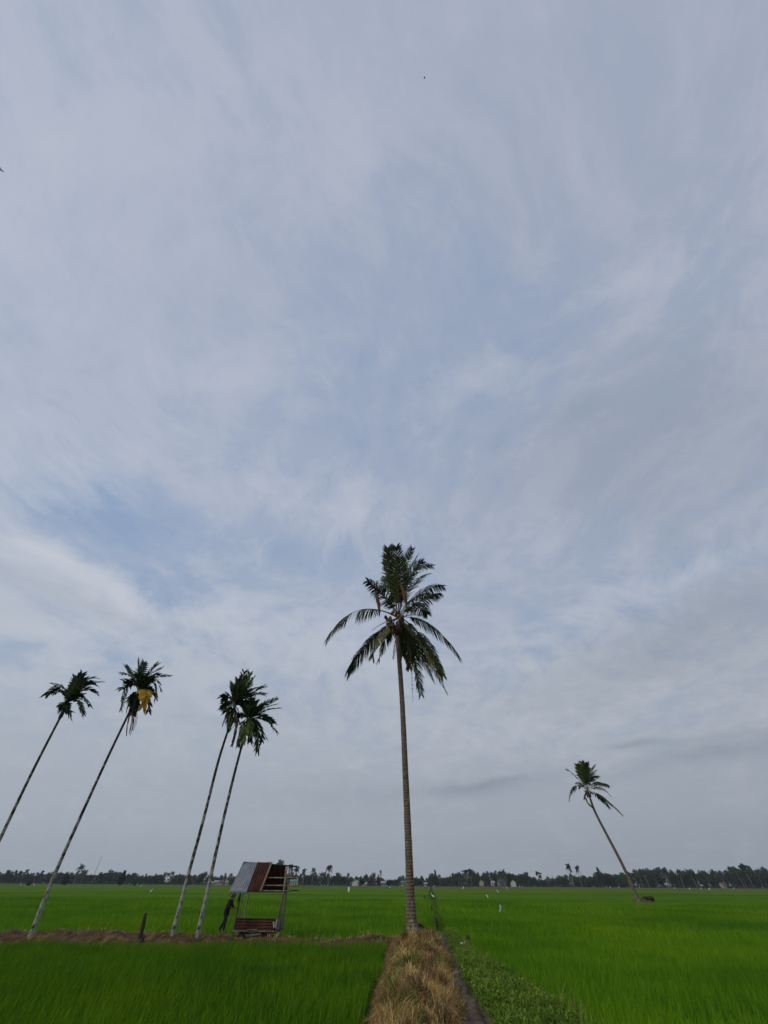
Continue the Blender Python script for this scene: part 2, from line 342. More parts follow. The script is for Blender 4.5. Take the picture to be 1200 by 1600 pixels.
# lighter towards the left of the scene (where the sun is), greyer to the right
sidev = math_(nt, 'MULTIPLY_ADD', sep.outputs[0], -.10, 1.0)
cloud = vmath('SCALE', cloud, None); L(rp.outputs[0], cloud.inputs[0]); L(math_(nt, 'MULTIPLY', sidev, 10.0), cloud.inputs['Scale']); cloud = cloud.outputs[0]
tex = math_(nt, 'ADD', math_(nt, 'MULTIPLY_ADD', n1, 1.2, -.6), math_(nt, 'MULTIPLY_ADD', n2, 1.1, -.55))
n4 = noise(nt, scalev(nt, deckw, (1.0, .9, 1)), 9.0, 8, .68)
tex = math_(nt, 'ADD', tex, math_(nt, 'MULTIPLY_ADD', n4, 1.25, -.625))
fade = math_(nt, 'MULTIPLY_ADD', zc, 2.2, .30, True)
tex = math_(nt, 'MULTIPLY', tex, math_(nt, 'MULTIPLY', fade, math_(nt, 'MULTIPLY_ADD', math_(nt, 'MULTIPLY_ADD', zc, 2.5, -1.5, True), -.25, 1.0)))
# clear patches show the sky texture, mixed with thin veil
bf = math_(nt, 'ADD', math_(nt, 'MULTIPLY', blue, .55), math_(nt, 'MULTIPLY', tex, -.85))
bf = math_(nt, 'MULTIPLY', bf, 1.0, None, True)
hz = math_(nt, 'MULTIPLY_ADD', zc, 6.0, -.6, True)
bf = math_(nt, 'MULTIPLY', bf, hz)
clear = mixc(nt, .8, sky.outputs[0], lin(139, 165, 199))
c1 = mixc(nt, bf, cloud, clear)
lf = math_(nt, 'MULTIPLY', math_(nt, 'ADD', math_(nt, 'MULTIPLY', brite, .55), math_(nt, 'MULTIPLY', tex, .62)), 1.0, None, True)
c2 = mixc(nt, lf, c1, lin(198, 203, 212))
df = math_(nt, 'MULTIPLY', math_(nt, 'ADD', math_(nt, 'MULTIPLY', dark, .7), math_(nt, 'MULTIPLY', tex, -.12)), 1.0, None, True)
c3 = mixc(nt, df, c2, lin(139, 149, 163))
bg = nt.nodes.new('ShaderNodeBackground'); bg.inputs[1].default_value = .1; L(c3, bg.inputs[0])
L(bg.outputs[0], nt.nodes.new('ShaderNodeOutputWorld').inputs[0])
sd = bpy.data.lights.new('sun', 'SUN'); sd.energy = 1.15; sd.angle = math.radians(14); sd.color = (1, .93, .82)
so = bpy.data.objects.new('sun', sd); COL.objects.link(so)
sv = Vector((math.sin(SUN_AZ) * math.cos(SUN_EL), math.cos(SUN_AZ) * math.cos(SUN_EL), math.sin(SUN_EL)))
so.rotation_euler = sv.to_track_quat('Z', 'Y').to_euler(); so.location = sv * 60

# ------------------------------------------------------------------ numeric noise for terrain
def vnoise(x, y, seed=0):
    xi = np.floor(x).astype(np.int64); yi = np.floor(y).astype(np.int64); xf = x - xi; yf = y - yi
    def h(a, b):
        k = (a * 374761393 + b * 668265263 + seed * 974711) & 0xffffffff
        k = ((k ^ (k >> 13)) * 1274126177) & 0xffffffff
        return ((k ^ (k >> 16)) & 0xffff) / 65535.0
    u = xf * xf * (3 - 2 * xf); v = yf * yf * (3 - 2 * yf)
    return (h(xi, yi) * (1 - u) + h(xi + 1, yi) * u) * (1 - v) + (h(xi, yi + 1) * (1 - u) + h(xi + 1, yi + 1) * u) * v
def fbm(x, y, o=4, seed=0):
    t = 0; a = .5; s_ = 0
    for i in range(o): t = t + a * vnoise(x * 2 ** i, y * 2 ** i, seed + i); s_ += a; a *= .5
    return t / s_ - .5
def sstep(a, b, x): t = np.clip((x - a) / (b - a), 0, 1); return t * t * (3 - 2 * t)

# ------------------------------------------------------------------ ground
def axis(fine0, fine1, step, far):
    a = list(np.arange(fine0, fine1 + step, step)); d = step
    while a[-1] < far: d *= 1.35; a.append(a[-1] + d)
    d = step
    while a[0] > -far: d *= 1.35; a.insert(0, a[0] - d)
    return np.array(a)
def heightmesh(name, xs, ys, zf, mat, kind='structure', flip=False):
    X, Y = np.meshgrid(xs, ys); Z = zf(X, Y); V = np.stack([X, Y, Z], -1).reshape(-1, 3); nx = len(xs)
    i = (np.arange(len(ys) - 1)[:, None] * nx + np.arange(nx - 1)[None]).ravel()
    o = link(name, fast_mesh(name, V, np.stack([i, i + 1, i + nx + 1, i + nx], 1)), mat); return tag(o, kind=kind)
xs = axis(-30, 30, .5, 9000); ys = axis(-4, 60, .5, 9000)
heightmesh('ground', xs, ys, lambda x, y: .03 * fbm(x * .5, y * .5, 3, 3) * (np.abs(x) < 60) - .02, M['soil'])

def grid_strip(name, s0, s1, ds, t0, t1, dt, fn, mat):
    """strip in (s,t) -> fn gives xyz arrays"""
    s_ = np.arange(s0, s1 + ds, ds); t_ = np.arange(t0, t1 + dt, dt)
    SS, TT = np.meshgrid(s_, t_); V = np.stack(fn(SS, TT), -1).reshape(-1, 3); n = len(s_)
    i = (np.arange(len(t_) - 1)[:, None] * n + np.arange(n - 1)[None]).ravel()
    return tag(link(name, fast_mesh(name, V, np.stack([i, i + 1, i + n + 1, i + n], 1)), mat), kind='structure')
# straw-covered bank running away from the camera to the tall palm
def mound_mid(y): return -.13 + .0735 * y
def mound_half(y): return .93 + .020 * (y - 12) + .08 * np.sin(y * .9)
def mound_z(x, y):
    u = (x - mound_mid(y)) / mound_half(y)
    prof = np.clip(1 - np.abs(u) ** 3.2, 0, 1)
    end = 1 - sstep(26.6, 28.2, y)
    return (.50 + .10 * sstep(22, 25.5, y)) * prof * end + .62 * fbm(x * 1.5, y * 1.5, 4, 11) * (prof > 0) * prof ** .5 - .06
grid_strip('straw_bank', -1.25, 1.25, .05, -3, 28.4, .08, lambda s_, t_: (mound_mid(t_) + s_ * mound_half(t_), t_, mound_z(mound_mid(t_) + s_ * mound_half(t_), t_)), M['strawbed'])
# muddy footpath beside it
def path_x(y): return 1.16 + .077 * y
grid_strip('footpath', -.56, .50, .06, -3, 25.6, .1, lambda s_, t_: (path_x(t_) + .02 + s_ * (1 - .35 * sstep(16, 25, t_)), t_, .05 + -.06 * np.exp(-((np.abs(s_) - .2) / .09) ** 2) + .22 * np.abs(s_ / .62) ** 3 * .4 + .19 * fbm((path_x(t_) + s_) * 2.2, t_ * 2.2, 4, 5)), M['mud'])
# low weedy bank to the right of the path, and its thin continuation between the far fields
def weed_mid(y): return np.where(y < 22, 3.28 - .0 * (y - 12), 3.28 + .036 * (y - 22))
def weed_half(y): return np.where(y < 22, .72 - .017 * (y - 12), .5)
grid_strip('weedy_bank', -1.3, 1.3, .1, 4, 32, .15, lambda s_, t_: (weed_mid(t_) + s_ * weed_half(t_), t_, .26 * np.clip(1 - np.abs(s_) ** 2.2, -.3, 1) + .12 * fbm((weed_mid(t_) + s_) * 1.5, t_ * 1.5, 4, 8)), M['soil'])
# bare earth bank across the left
def cross_y(x): return 26.45 + .0 * x + .25 * np.sin(x * .35) - .012 * (x + 8)
def cross_h(x): return .36 + .13 * sstep(-6, -15, x) + .20 * fbm(x * .9, x * 0 + 3, 3, 21)
def cross_w(x): return .80 + .50 * sstep(-3, -12, x)
def cross_z(x, y):
    u = (y - cross_y(x)) / cross_w(x)
    return cross_h(x) * np.clip(1 - np.abs(u) ** 2.6, -.2, 1) + .24 * fbm(x * 1.9, y * 2.3, 5, 31) + .03
grid_strip('earth_bank', -34, .9, .07, -1.15, 1.15, .07, lambda s_, t_: (s_, cross_y(s_) + t_ * cross_w(s_), cross_z(s_, cross_y(s_) + t_ * cross_w(s_))), M['earth'])
# hut yard: a trodden spur of the same earth
def yard_z(x, y):
    u = np.sqrt(((x + 7.1) / 3.4) ** 2 + ((y - 28.2) / 1.9) ** 2)
    return .36 * np.clip(1.05 - u ** 2.5, -.15, 1) + .10 * fbm(x * 2, y * 2, 4, 41)
grid_strip('earth_yard', -10.9, -3.5, .08, 25.9, 30.4, .08, lambda s_, t_: (s_, t_, yard_z(s_, t_)), M['earth'])
def ground_z(x, y): return float(max(0.0, cross_z(np.array(x), np.array(y)) if x < .9 and abs(y - cross_y(x)) < cross_w(x) else 0, yard_z(np.array(x), np.array(y))))

# ------------------------------------------------------------------ rice fields
def ditch_x(y): return np.where(y < 30, 3.35, 3.35 + .0965 * (y - 30))    # the drain between left and right fields
def canopy(name, x0f, x1f, y0, y1, z, mat, amp=.05, step=1.0):
    ys_ = np.linspace(y0, y1, max(3, int((y1 - y0) / step)))
    t = np.linspace(0, 1, 90)
    YY, TT = np.meshgrid(ys_, t, indexing='ij')
    a = x0f(YY); b = x1f(YY); XX = a + (b - a) * TT
    Z = z + amp * 2 * fbm(XX * .35, YY * .35, 4, 61)
    V = np.stack([XX, YY, Z], -1); n = len(t)
    # skirts
    V = np.concatenate([np.stack([XX[:1], YY[:1], 0 * Z[:1] + .02], -1), V, np.stack([XX[-1:], YY[-1:], 0 * Z[:1] + .02], -1)], 0)
    L_ = V[:, :1].copy(); L_[..., 2] = .02; R_ = V[:, -1:].copy(); R_[..., 2] = .02
    V = np.concatenate([L_, V, R_], 1); n += 2; r = V.shape[0]
    i = (np.arange(r - 1)[:, None] * n + np.arange(n - 1)[None]).ravel()
    return tag(link(name, fast_mesh(name, V.reshape(-1, 3), np.stack([i, i + 1, i + n + 1, i + n], 1)), mat), kind='structure')
cst = lambda c: (lambda y: y * 0 + c)
wide = lambda s_, c: (lambda y: s_ * (.86 * y + c))
front_r = lambda y: mound_mid(y) - mound_half(y) * 1.0 - .28
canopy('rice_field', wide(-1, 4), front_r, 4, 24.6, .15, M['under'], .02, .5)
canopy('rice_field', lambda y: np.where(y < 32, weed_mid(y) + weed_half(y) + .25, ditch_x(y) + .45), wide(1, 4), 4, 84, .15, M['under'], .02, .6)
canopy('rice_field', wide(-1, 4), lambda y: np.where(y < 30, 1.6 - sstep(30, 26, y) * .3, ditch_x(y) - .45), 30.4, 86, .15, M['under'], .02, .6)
LP = [(86.8, 118, .33), (119.2, 150, .42), (151, 196, .36), (197.5, 262, .44)]
RP = [(85, 104, .40), (105.2, 140, .32), (141.5, 178, .44), (180, 250, .38)]
for y0, y1, z in LP: canopy('rice_field', wide(-1, 12), lambda y: ditch_x(y) - .5, y0, y1, z, M['canopy'], .07, 1.5)
for y0, y1, z in RP: canopy('rice_field', lambda y: ditch_x(y) + .5, wide(1, 12), y0, y1, z, M['canopy'], .07, 1.5)
canopy('fallow_field', wide(-1, 30), lambda y: ditch_x(y) - .6, 264, 505, .34, M['fallow'], .15, 5)
canopy('fallow_field', lambda y: ditch_x(y) + .6, wide(1, 30), 252, 505, .34, M['fallow'], .15, 5)

def blades(pos, az, tilt, length, width, bend, wind=(.10, .0), curl=None):
    """pos (n,3); each blade: base pair, mid pair, tip. returns V,T"""
    n = len(pos); d = np.stack([np.cos(az), np.sin(az), np.zeros(n)], 1)
    up = np.zeros((n, 3)); up[:, 2] = 1
    d0 = nrm(up * np.cos(tilt)[:, None] + d * np.sin(tilt)[:, None])
    t2 = np.clip(tilt + bend, 0, 2.9)
    d1 = nrm(up * np.cos(t2)[:, None] + d * np.sin(t2)[:, None] + np.array([wind[0], wind[1], 0]))
    fa = az + PI / 2 + rng.normal(0, .7, n)
    side = np.stack([np.cos(fa), np.sin(fa), np.zeros(n)], 1) * (width / 2)[:, None]
    mid = pos + d0 * (length * .5)[:, None]; tip = mid + d1 * (length * .5)[:, None]
    V = np.stack([pos - side * .8, pos + side * .8, mid - side, mid + side, tip], 1).reshape(-1, 3)
    b = (np.arange(n) * 5)[:, None, None]
    T = (b + np.array([[0, 1, 3], [0, 3, 2], [2, 3, 4]])[None]).reshape(-1, 3)
    return V, T
def rice(name, regions, mat, label, seed):
    Vs, Ts, Rs = [], [], []; o = 0
    for (inside, y0, y1, sp, nb, wd, ln) in regions:
        xm = .86 * y1 + 3
        gx = np.arange(-xm, xm, sp); gy = np.arange(y0, y1, sp)
        X, Y = np.meshgrid(gx, gy); X = (X + rng.uniform(-.4, .4, X.shape) * sp).ravel(); Y = (Y + rng.uniform(-.4, .4, Y.shape) * sp).ravel()
        k = inside(X, Y) & (np.abs(X) < .86 * Y + 3); X = X[k]; Y = Y[k]
        vig = 1 + .75 * fbm(X * .3, Y * .3, 3, seed)                 # patches of stronger growth
        n = len(X) * nb
        px = np.repeat(X, nb) + rng.normal(0, sp * .22, n); py = np.repeat(Y, nb) + rng.normal(0, sp * .22, n)
        pos = np.stack([px, py, np.full(n, .04)], 1)
        le = ln * np.repeat(vig, nb) * rng.uniform(.72, 1.12, n)
        V, T = blades(pos, rng.uniform(0, 2 * PI, n), np.abs(rng.normal(.10, .13, n)), le, wd * rng.uniform(.7, 1.3, n), np.abs(rng.normal(.28, .25, n)), (.13, .0))
        Vs.append(V); Ts.append(T + o); o += len(V); Rs.append(np.repeat(rng.random(n), 5))
    me = fast_mesh(name, np.concatenate(Vs), np.concatenate(Ts), np.concatenate(Rs))
    return tag(link(name, me, mat), label, 'rice', 'young rice plants', 'stuff')
in_front = lambda x, y: (x < front_r(y)) & (y < cross_y(x) - cross_w(x) * 1.22 + .10 * np.sin(x * 3.1) + .3 * fbm(x * .7, y * 0 + 2, 3, 17))
in_back = lambda x, y: (x < np.where(y < 30, 1.5 - sstep(29.5, 26, y) * .7, ditch_x(y) - .4)) & (y > cross_y(x) + cross_w(x) * .9) & ((((x + 7.1) / 3.2) ** 2 + ((y - 28.1) / 1.95) ** 2) > 1)
in_right = lambda x, y: (x > np.where(y < 32, weed_mid(y) + weed_half(y) + .12, ditch_x(y) + .4))
rice('rice_plants', [(in_front, 9.5, 26.5, .15, 9, .013, .44)], M['rice'], 'dark green young rice filling the near left paddy in front of the earth bank', 1)
rice('rice_plants', [(in_back, 26, 50, .26, 7, .021, .46), (in_back, 50, 86, .5, 7, .045, .48)], M['rice2'], 'green rice in the paddy behind the earth bank and hut', 2)
rice('rice_plants', [(in_right, 9.5, 27, .15, 9, .013, .46), (in_right, 27, 50, .26, 7, .021, .46), (in_right, 50, 84, .5, 7, .045, .48)], M['rice2'], 'bright green rice in the wide paddy right of the weedy bank', 3)

# dry grass on the bank
def scatter(n, xf, y0, y1): y = y0 + (y1 - y0) * rng.random(n); return xf(y, rng.random(n)), y
def dry():
    n = 30000
    x, y = scatter(n, lambda y, u: mound_mid(y) + (u * 2 - 1) * mound_half(y) * 1.03, 9, 27.6)
    cl = fbm(x * 1.3, y * 1.3, 3, 71)
    z = mound_z(x, y) - .02
    off = (x - mound_mid(y)) / mound_half(y)
    az = 9 * fbm(x * .7 + 4, y * .7, 2, 73) + np.where(off > 0, 0, PI) * .3 + rng.normal(0, .75, n)
    ln = (.22 + .4 * np.clip(cl + .1, 0, 1)) * rng.uniform(.6, 1.3, n)
    V, T = blades(np.stack([x, y, z], 1), az, np.abs(rng.normal(1.12, .3, n)), ln, rng.uniform(.007, .018, n), rng.normal(.5, .35, n), (.0, .0))
    r = np.clip(rng.beta(2, 2.2, n) * .85 + cl * .5 + (rng.random(n) < .14) * .5 - .35 * (fbm(x * 1.9 + 7, y * 1.9, 3, 79) > .10), 0, 1)
    # skirt of long hanging straw at both edges
    m_ = 7000
    y2 = rng.uniform(9, 27.4, m_); sd_ = np.where(rng.random(m_) < .62, -1, 1)
    x2 = mound_mid(y2) + sd_ * mound_half(y2) * rng.uniform(.72, .98, m_)
    V2, T2 = blades(np.stack([x2, y2, mound_z(x2, y2)], 1), np.where(sd_ > 0, 0, PI) + rng.normal(0, .5, m_), rng.uniform(.7, 1.3, m_), rng.uniform(.25, .5, m_) * np.where(sd_ > 0, .6, 1), rng.uniform(.006, .015, m_), rng.uniform(.8, 1.5, m_), (0, 0))
    # upright wisps
    k = 2600
    x3, y3 = scatter(k, lambda y, u: mound_mid(y) + (u * 2 - 1) * mound_half(y) * .95, 9, 27)
    keep = fbm(x3 * .9, y3 * .9, 3, 77) > .12; x3, y3 = x3[keep], y3[keep]; k = len(x3)
    V3, T3 = blades(np.stack([x3, y3, mound_z(x3, y3)], 1), rng.uniform(0, 2 * PI, k), np.abs(rng.normal(.25, .2, k)), rng.uniform(.3, .6, k), rng.uniform(.006, .012, k), rng.uniform(.4, 1.3, k), (.1, 0))
    # tussocks: clumps flopping over in one direction, each of its own tone
    q, per_ = 60, 110
    xc, yc = scatter(q, lambda y, u: mound_mid(y) + (u * 2 - 1) * mound_half(y) * 1.0, 9.5, 27)
    lean = rng.uniform(0, 2 * PI, q); big = rng.uniform(.6, 1.35, q); tone = np.where(rng.random(q) < .34, .95, rng.uniform(.05, .74, q))
    a_ = lambda v: np.repeat(v, per_); m4 = q * per_
    x4 = a_(xc) + rng.normal(0, .09, m4) * a_(big); y4 = a_(yc) + rng.normal(0, .09, m4) * a_(big)
    V4, T4 = blades(np.stack([x4, y4, mound_z(x4, y4) - .02], 1), np.where(rng.random(m4) < .65, a_(lean) + rng.normal(0, .5, m4), rng.uniform(0, 2 * PI, m4)), np.abs(rng.normal(.7, .3, m4)), a_(big) * rng.uniform(.28, .58, m4), rng.uniform(.007, .016, m4), rng.uniform(.6, 1.7, m4), (.05, -.05))
    r4 = np.clip(a_(tone) + rng.normal(0, .07, m4), 0, 1)
    V = np.concatenate([V, V2, V3, V4]); T = np.concatenate([T, T2 + 5 * n, T3 + 5 * (n + m_), T4 + 5 * (n + m_ + k)])
    r = np.repeat(np.concatenate([r, rng.beta(2, 2, m_) * .7, np.where(rng.random(k) < .3, .95, .6 + .2 * rng.random(k)), r4]), 5)
    return tag(link('dry_grass', fast_mesh('dry_grass', V, T, r), M['straw']), 'tan and orange dry grass heaped over the bank in front of the tall palm', 'dry grass', None, 'stuff')
dry()
def dry_on_cross():
    n = 5200; x = rng.uniform(-27, .6, n); u = rng.uniform(-.75, 1.0, n); y = cross_y(x) + u * cross_w(x)
    k = (fbm(x * .8, y * 1.2, 3, 81) > -.04); x, y, u = x[k], y[k], u[k]; n = len(x)
    V, T = blades(np.stack([x, y, cross_z(x, y) - .02], 1), np.where(u < 0, -PI / 2, PI / 2) + rng.normal(0, 1, n), np.abs(rng.normal(.6, .4, n)), rng.uniform(.12, .30, n), rng.uniform(.01, .022, n), rng.normal(.8, .4, n), (.05, 0))
    tag(link('dry_grass', fast_mesh('dry_grass', V, T, np.repeat(np.clip(rng.beta(1.3, 3.0, n) * .7 + (rng.random(n) < .30) * .7, 0, 1), 5)), M['straw']), 'short brown dry grass tufts along the earth bank under the four slim palms', 'dry grass', None, 'stuff')
dry_on_cross()
# weeds: stems with small broad leaves and grass
def weeds():
    n = 5200
    x, y = scatter(n, lambda y, u: weed_mid(y) + (u * 1.98 - 1.12) * weed_half(y) * 1.1, 9, 31.5)
    k = (fbm(x * 1.0, y * 1.0, 3, 91) > -.22) & (x > path_x(y) + .17 + .25 * fbm(x * 0, y * 1.1, 2, 92)); x, y = x[k], y[k]; n = len(x)
    hh = .10 + .46 * np.clip(fbm(x * 1.2, y * 1.2, 3, 95) + .42, 0, 1)
    per = 13; N_ = n * per
    bx = np.repeat(x, per) + rng.normal(0, .075, N_); by = np.repeat(y, per) + rng.normal(0, .075, N_)
    bz = .12 + np.repeat(hh, per) * rng.uniform(.15, 1.0, N_)
    V, T = blades(np.stack([bx, by, bz], 1), rng.uniform(0, 2 * PI, N_), rng.uniform(.5, 1.5, N_), rng.uniform(.03, .10, N_) * np.repeat(rng.uniform(.6, 1.25, n) * np.where(y < 18, 1.3, 1), per), rng.uniform(.016, .05, N_), rng.uniform(.2, .8, N_), (0, 0))
    r = np.repeat(np.clip(np.repeat(rng.normal(.45, .2, n), per) + rng.normal(0, .15, N_), 0, 1), 5)
    g = 15000
    x2, y2 = scatter(g, lambda y, u: weed_mid(y) + (u * 1.95 - .9) * weed_half(y) * 1.1, 9, 31.5)
    k = x2 > path_x(y2) + .15 + .3 * fbm(x2 * 0, y2 * 1.3, 2, 93); x2, y2 = x2[k], y2[k]; g = len(x2)
    V2, T2 = blades(np.stack([x2, y2, np.full(g, .1)], 1), rng.uniform(0, 2 * PI, g), np.abs(rng.normal(.3, .25, g)), rng.uniform(.22, .58, g), rng.uniform(.008, .018, g), rng.uniform(.3, 1.2, g), (.1, 0))
    V = np.concatenate([V, V2]); T = np.concatenate([T, T2 + 5 * N_]); r = np.concatenate([r, np.repeat(rng.random(g), 5)])
    tag(link('weeds', fast_mesh('weeds', V, T, r), M['weed']), 'leafy light green weeds along the bank right of the muddy path', 'weeds', None, 'stuff')
    # ragged weeds along the drain further off
    g = 9000; y3 = 30 + 130 * rng.random(g) ** 1.6; x3 = ditch_x(y3) + rng.normal(0, .22, g)
    sc = 1 + (y3 - 30) / 60
    V3, T3 = blades(np.stack([x3, y3, np.full(g, .02)], 1), rng.uniform(0, 2 * PI, g), np.abs(rng.normal(.3, .25, g)), rng.uniform(.12, .36, g), rng.uniform(.012, .03, g) * sc, rng.uniform(.3, 1.2, g), (.1, 0))
    tag(link('weeds', fast_mesh('weeds', V3, T3, np.repeat(rng.random(g) * .4, 5)), M['weed']), 'thin dark line of weeds along the drain between the two far paddies', 'weeds', None, 'stuff')
weeds()
def base_tuft(px, py, z, R_, n, h, mat, label):
    c = G(px, py, z); a = rng.uniform(0, 2 * PI, n); q = R_ * (.5 + .6 * rng.random(n)); b = empty('grass_tuft', (c[0], c[1], c[2] - .1), label, 'grass tuft', None)
    V, T = blades(np.stack([np.cos(a) * q, np.sin(a) * q, np.zeros(n)], 1), a + rng.normal(0, .7, n), np.abs(rng.normal(.35, .25, n)), rng.uniform(.5, 1, n) * h, rng.uniform(.012, .024, n), rng.uniform(.3, 1.3, n), (.05, 0))
    link('blade_leaves', fast_mesh('blade_leaves', V, T, np.repeat(rng.random(n), 5)), mat, b)
def tall_grass(px, py, n, h, label):
    c = G(px, py, .15); b = empty('grass_tuft', (c[0], c[1], 0), label, 'grass tuft', 'tall pale grass tufts at the foot of the weeds')
    V, T = blades(np.stack([rng.normal(0, .09, n), rng.normal(0, .09, n), np.full(n, .05)], 1), rng.uniform(0, 2 * PI, n), np.abs(rng.normal(.15, .15, n)), rng.uniform(.6, 1, n) * h, np.full(n, .022), rng.uniform(.1, .9, n), (.05, 0))
    o = link('blade_leaves', fast_mesh('blade_leaves', V, T, np.repeat(.75 + .25 * rng.random(n), 5)), M['weed'], b)
base_tuft(643, 1460, .52, .42, 520, .42, M['straw'], 'ring of dry grass round the foot of the tall coconut palm')
base_tuft(45, 1467, .33, .26, 190, .34, M['straw'], 'dry grass round the foot of the areca palm with a yellow frond')
base_tuft(268, 1468, .33, .26, 190, .32, M['weed'], 'green and dead grass round the foot of the taller areca of the pair')
base_tuft(307, 1469, .33, .26, 190, .34, M['straw'], 'dry grass round the foot of the shorter areca of the pair')
tall_grass(878, 1600, 14, .95, 'tall pale grass tuft beside the weeds with two blades standing highest')
tall_grass(900, 1604, 16, .7, 'pale grass tuft growing right of the tallest tuft by the weeds')
tall_grass(920, 1606, 10, .6, 'small pale grass tuft furthest right beside the weeds, amid the rice')

# ------------------------------------------------------------------ palms
def bez(A, Mi, T, n):
    A, Mi, T = map(np.array, (A, Mi, T)); Cc = 2 * Mi - .5 * (A + T); t = np.linspace(0, 1, n)[:, None]
    return (1 - t) ** 2 * A + 2 * t * (1 - t) * Cc + t * t * T
def frond(name, A, Mi, T, parent, origin, mats, leaf=.9, wid=.045, nl=62, droop=.6, vshape=.25, start=.18, rr=.035, miss=.06, ragged=.12, sweep=.75, wind=(.12, 0, 0), label=None, tipf=.5):
    pts = bez(A, Mi, T, 26); tan = nrm(np.gradient(pts, axis=0)); up = np.array([0, 0, 1.])
    o3 = np.array(origin)
    mb = MB()
    mb.mi = 1; rad = np.linspace(rr, rr * .22, 26); rad[0] *= 1.6; mb.tube(pts - o3, rad, 5)
    mb.mi = 0
    hor = np.array([T[0] - A[0], T[1] - A[1], 0.0]); hor = hor / (np.linalg.norm(hor) + 1e-6)
    tw = random.uniform(-.35, .35)
    patch = [(random.random(), random.uniform(.02, .07)) for _ in range(int(miss * 40))]; patch = [(c * .75, h_) for c, h_ in patch]
    for i in range(nl):
        t = start + (1 - start) * (i + .5) / nl
        k = t * 25; a = int(min(k, 24)); fr = k - a
        p = pts[a] * (1 - fr) + pts[a + 1] * fr; tg = nrm(tan[a] * (1 - fr) + tan[a + 1] * fr)
        nref = up - hor * .35
        n_ = nref - tg * np.dot(nref, tg); n_ = n_ / (np.linalg.norm(n_) + 1e-6)
        s_ = np.cross(tg, n_); s_, n_ = s_ * math.cos(tw) + n_ * math.sin(tw), n_ * math.cos(tw) - s_ * math.sin(tw)
        q_ = (t - start) / (1 - start); prof = min(1, .45 + 2.6 * q_) * (1 - (1 - tipf) * max(0, (q_ - .45) / .55) ** 1.3)
        for sg in (-1, 1):
            if random.random() < ragged * .5 or any(abs(t - c) < h_ and random.random() < .8 for c, h_ in patch): continue
            ln = leaf * prof * random.uniform(1 - ragged * 2, 1.08)
            ang = sweep * (.72 + .5 * q_) + random.uniform(-.14, .14)
            d = nrm(s_ * sg * math.cos(ang) + tg * math.sin(ang) + n_ * vshape)
            q = p - o3; ns = 3; V = []; dr = droop * random.uniform(.7, 1.3) * (1 - .65 * max(0, tg[2]))
            wv = n_ - d * np.dot(n_, d); wdir = nrm(np.cross(d, wv) + .35 * wv * random.uniform(-1, 1))
            ww = wid * random.uniform(.8, 1.2)
            for j in range(ns + 1):
                u = j / ns; half = ww * .5 * (.75 if j == 0 else 1.0 if j < ns else .12)
                V += [q - wdir * half, q + wdir * half]
                dd = nrm(d + np.array([0, 0, -1.]) * dr * (u * 2.2 + .45) + np.array(wind) * u)
                q = q + dd * ln / ns
            mb.add(V, [[2 * j, 2 * j + 1, 2 * j + 3, 2 * j + 2] for j in range(ns)])
    ob = mb.build(name, [mats, M['rachis']], parent, smooth=False)
    if label: ob['label'] = label
    return ob
def trunk(parent, origin, path, radii, mat, n=14, name='trunk', jit=.03):
    path = np.array(path); k = len(path); tt = np.linspace(0, k - 1, (k - 1) * 9 + 1)
    def cub(a):
        out = []
        for t in tt:
            i = int(min(t, k - 2)); f_ = t - i; p0 = a[max(i - 1, 0)]; p1 = a[i]; p2 = a[i + 1]; p3 = a[min(i + 2, k - 1)]
            out.append(.5 * (2 * p1 + (p2 - p0) * f_ + (2 * p0 - 5 * p1 + 4 * p2 - p3) * f_ ** 2 + (3 * p1 - p0 - 3 * p2 + p3) * f_ ** 3))
        return np.array(out)
    pts = cub(path); rad = np.interp(tt, np.arange(k), radii)
    mb = MB(); mb.tube(pts - np.array(origin), rad, n, jit=jit); return mb.build(name, mat, parent)

# tall coconut palm
Y1 = 25.7
b0 = G(643, 1460, .52); Y1 = b0[1]; org = tuple(b0)
pal = empty('coconut_palm', org, 'tall straight coconut palm with a shaggy crown, standing on the straw bank', 'palm tree')
ctr = P(622, 966, Y1)
tp = [b0 - np.array([0, 0, .35]), P(643.5, 1450, Y1), P(641, 1400, Y1), P(639, 1340, Y1), P(634, 1220, Y1), P(628, 1090, Y1), P(621.5, 1000, Y1), P(621, 975, Y1)]
trunk(pal, org, tp, [.44, .285, .225, .205, .185, .175, .175, .14], M['coco_trunk'])
lerp = lambda a, b, t: a * (1 - t) + b * t
def fr(parent, origin, cpx, Yc, specs, scale=1.0, **kw):
    """specs: mid px, mid py, tip px, tip py, depth at mid, depth at tip, kind, kwargs"""
    for sp in specs:
        mx, my, tx, ty, dm, dt = sp[:6]; ex = dict(kw); kind = sp[6] if len(sp) > 6 else 'g'
        if len(sp) > 7: ex.update(sp[7])
        dbl = ex.pop('double', False)
        A = P(cpx[0] + random.uniform(-1.5, 1.5), cpx[1] + random.uniform(-2, 2), Yc + random.uniform(-.1, .1))
        Mi = P(mx, my, Yc + dm * scale); T = P(tx, ty, Yc + dt * scale)
        nm = 'frond'; mt = ex.pop('mat', KM[kind])
        frond(nm, A, Mi, T, parent, origin, mt, **ex)
        if dbl and kind == 'g':      # a second frond of the same whorl, behind and turned a little
            r2 = lambda: np.array([random.gauss(0, .22), random.uniform(.2, .7), random.gauss(0, .2)])
            frond(nm, A, lerp(A, Mi, .93) + r2() * .5, lerp(A, T, .93) + r2(), parent, origin, mt, **ex)
KM = {'g': M['coco_leaf'], 'y': M['coco_yel'], 'd': M['coco_dead']}
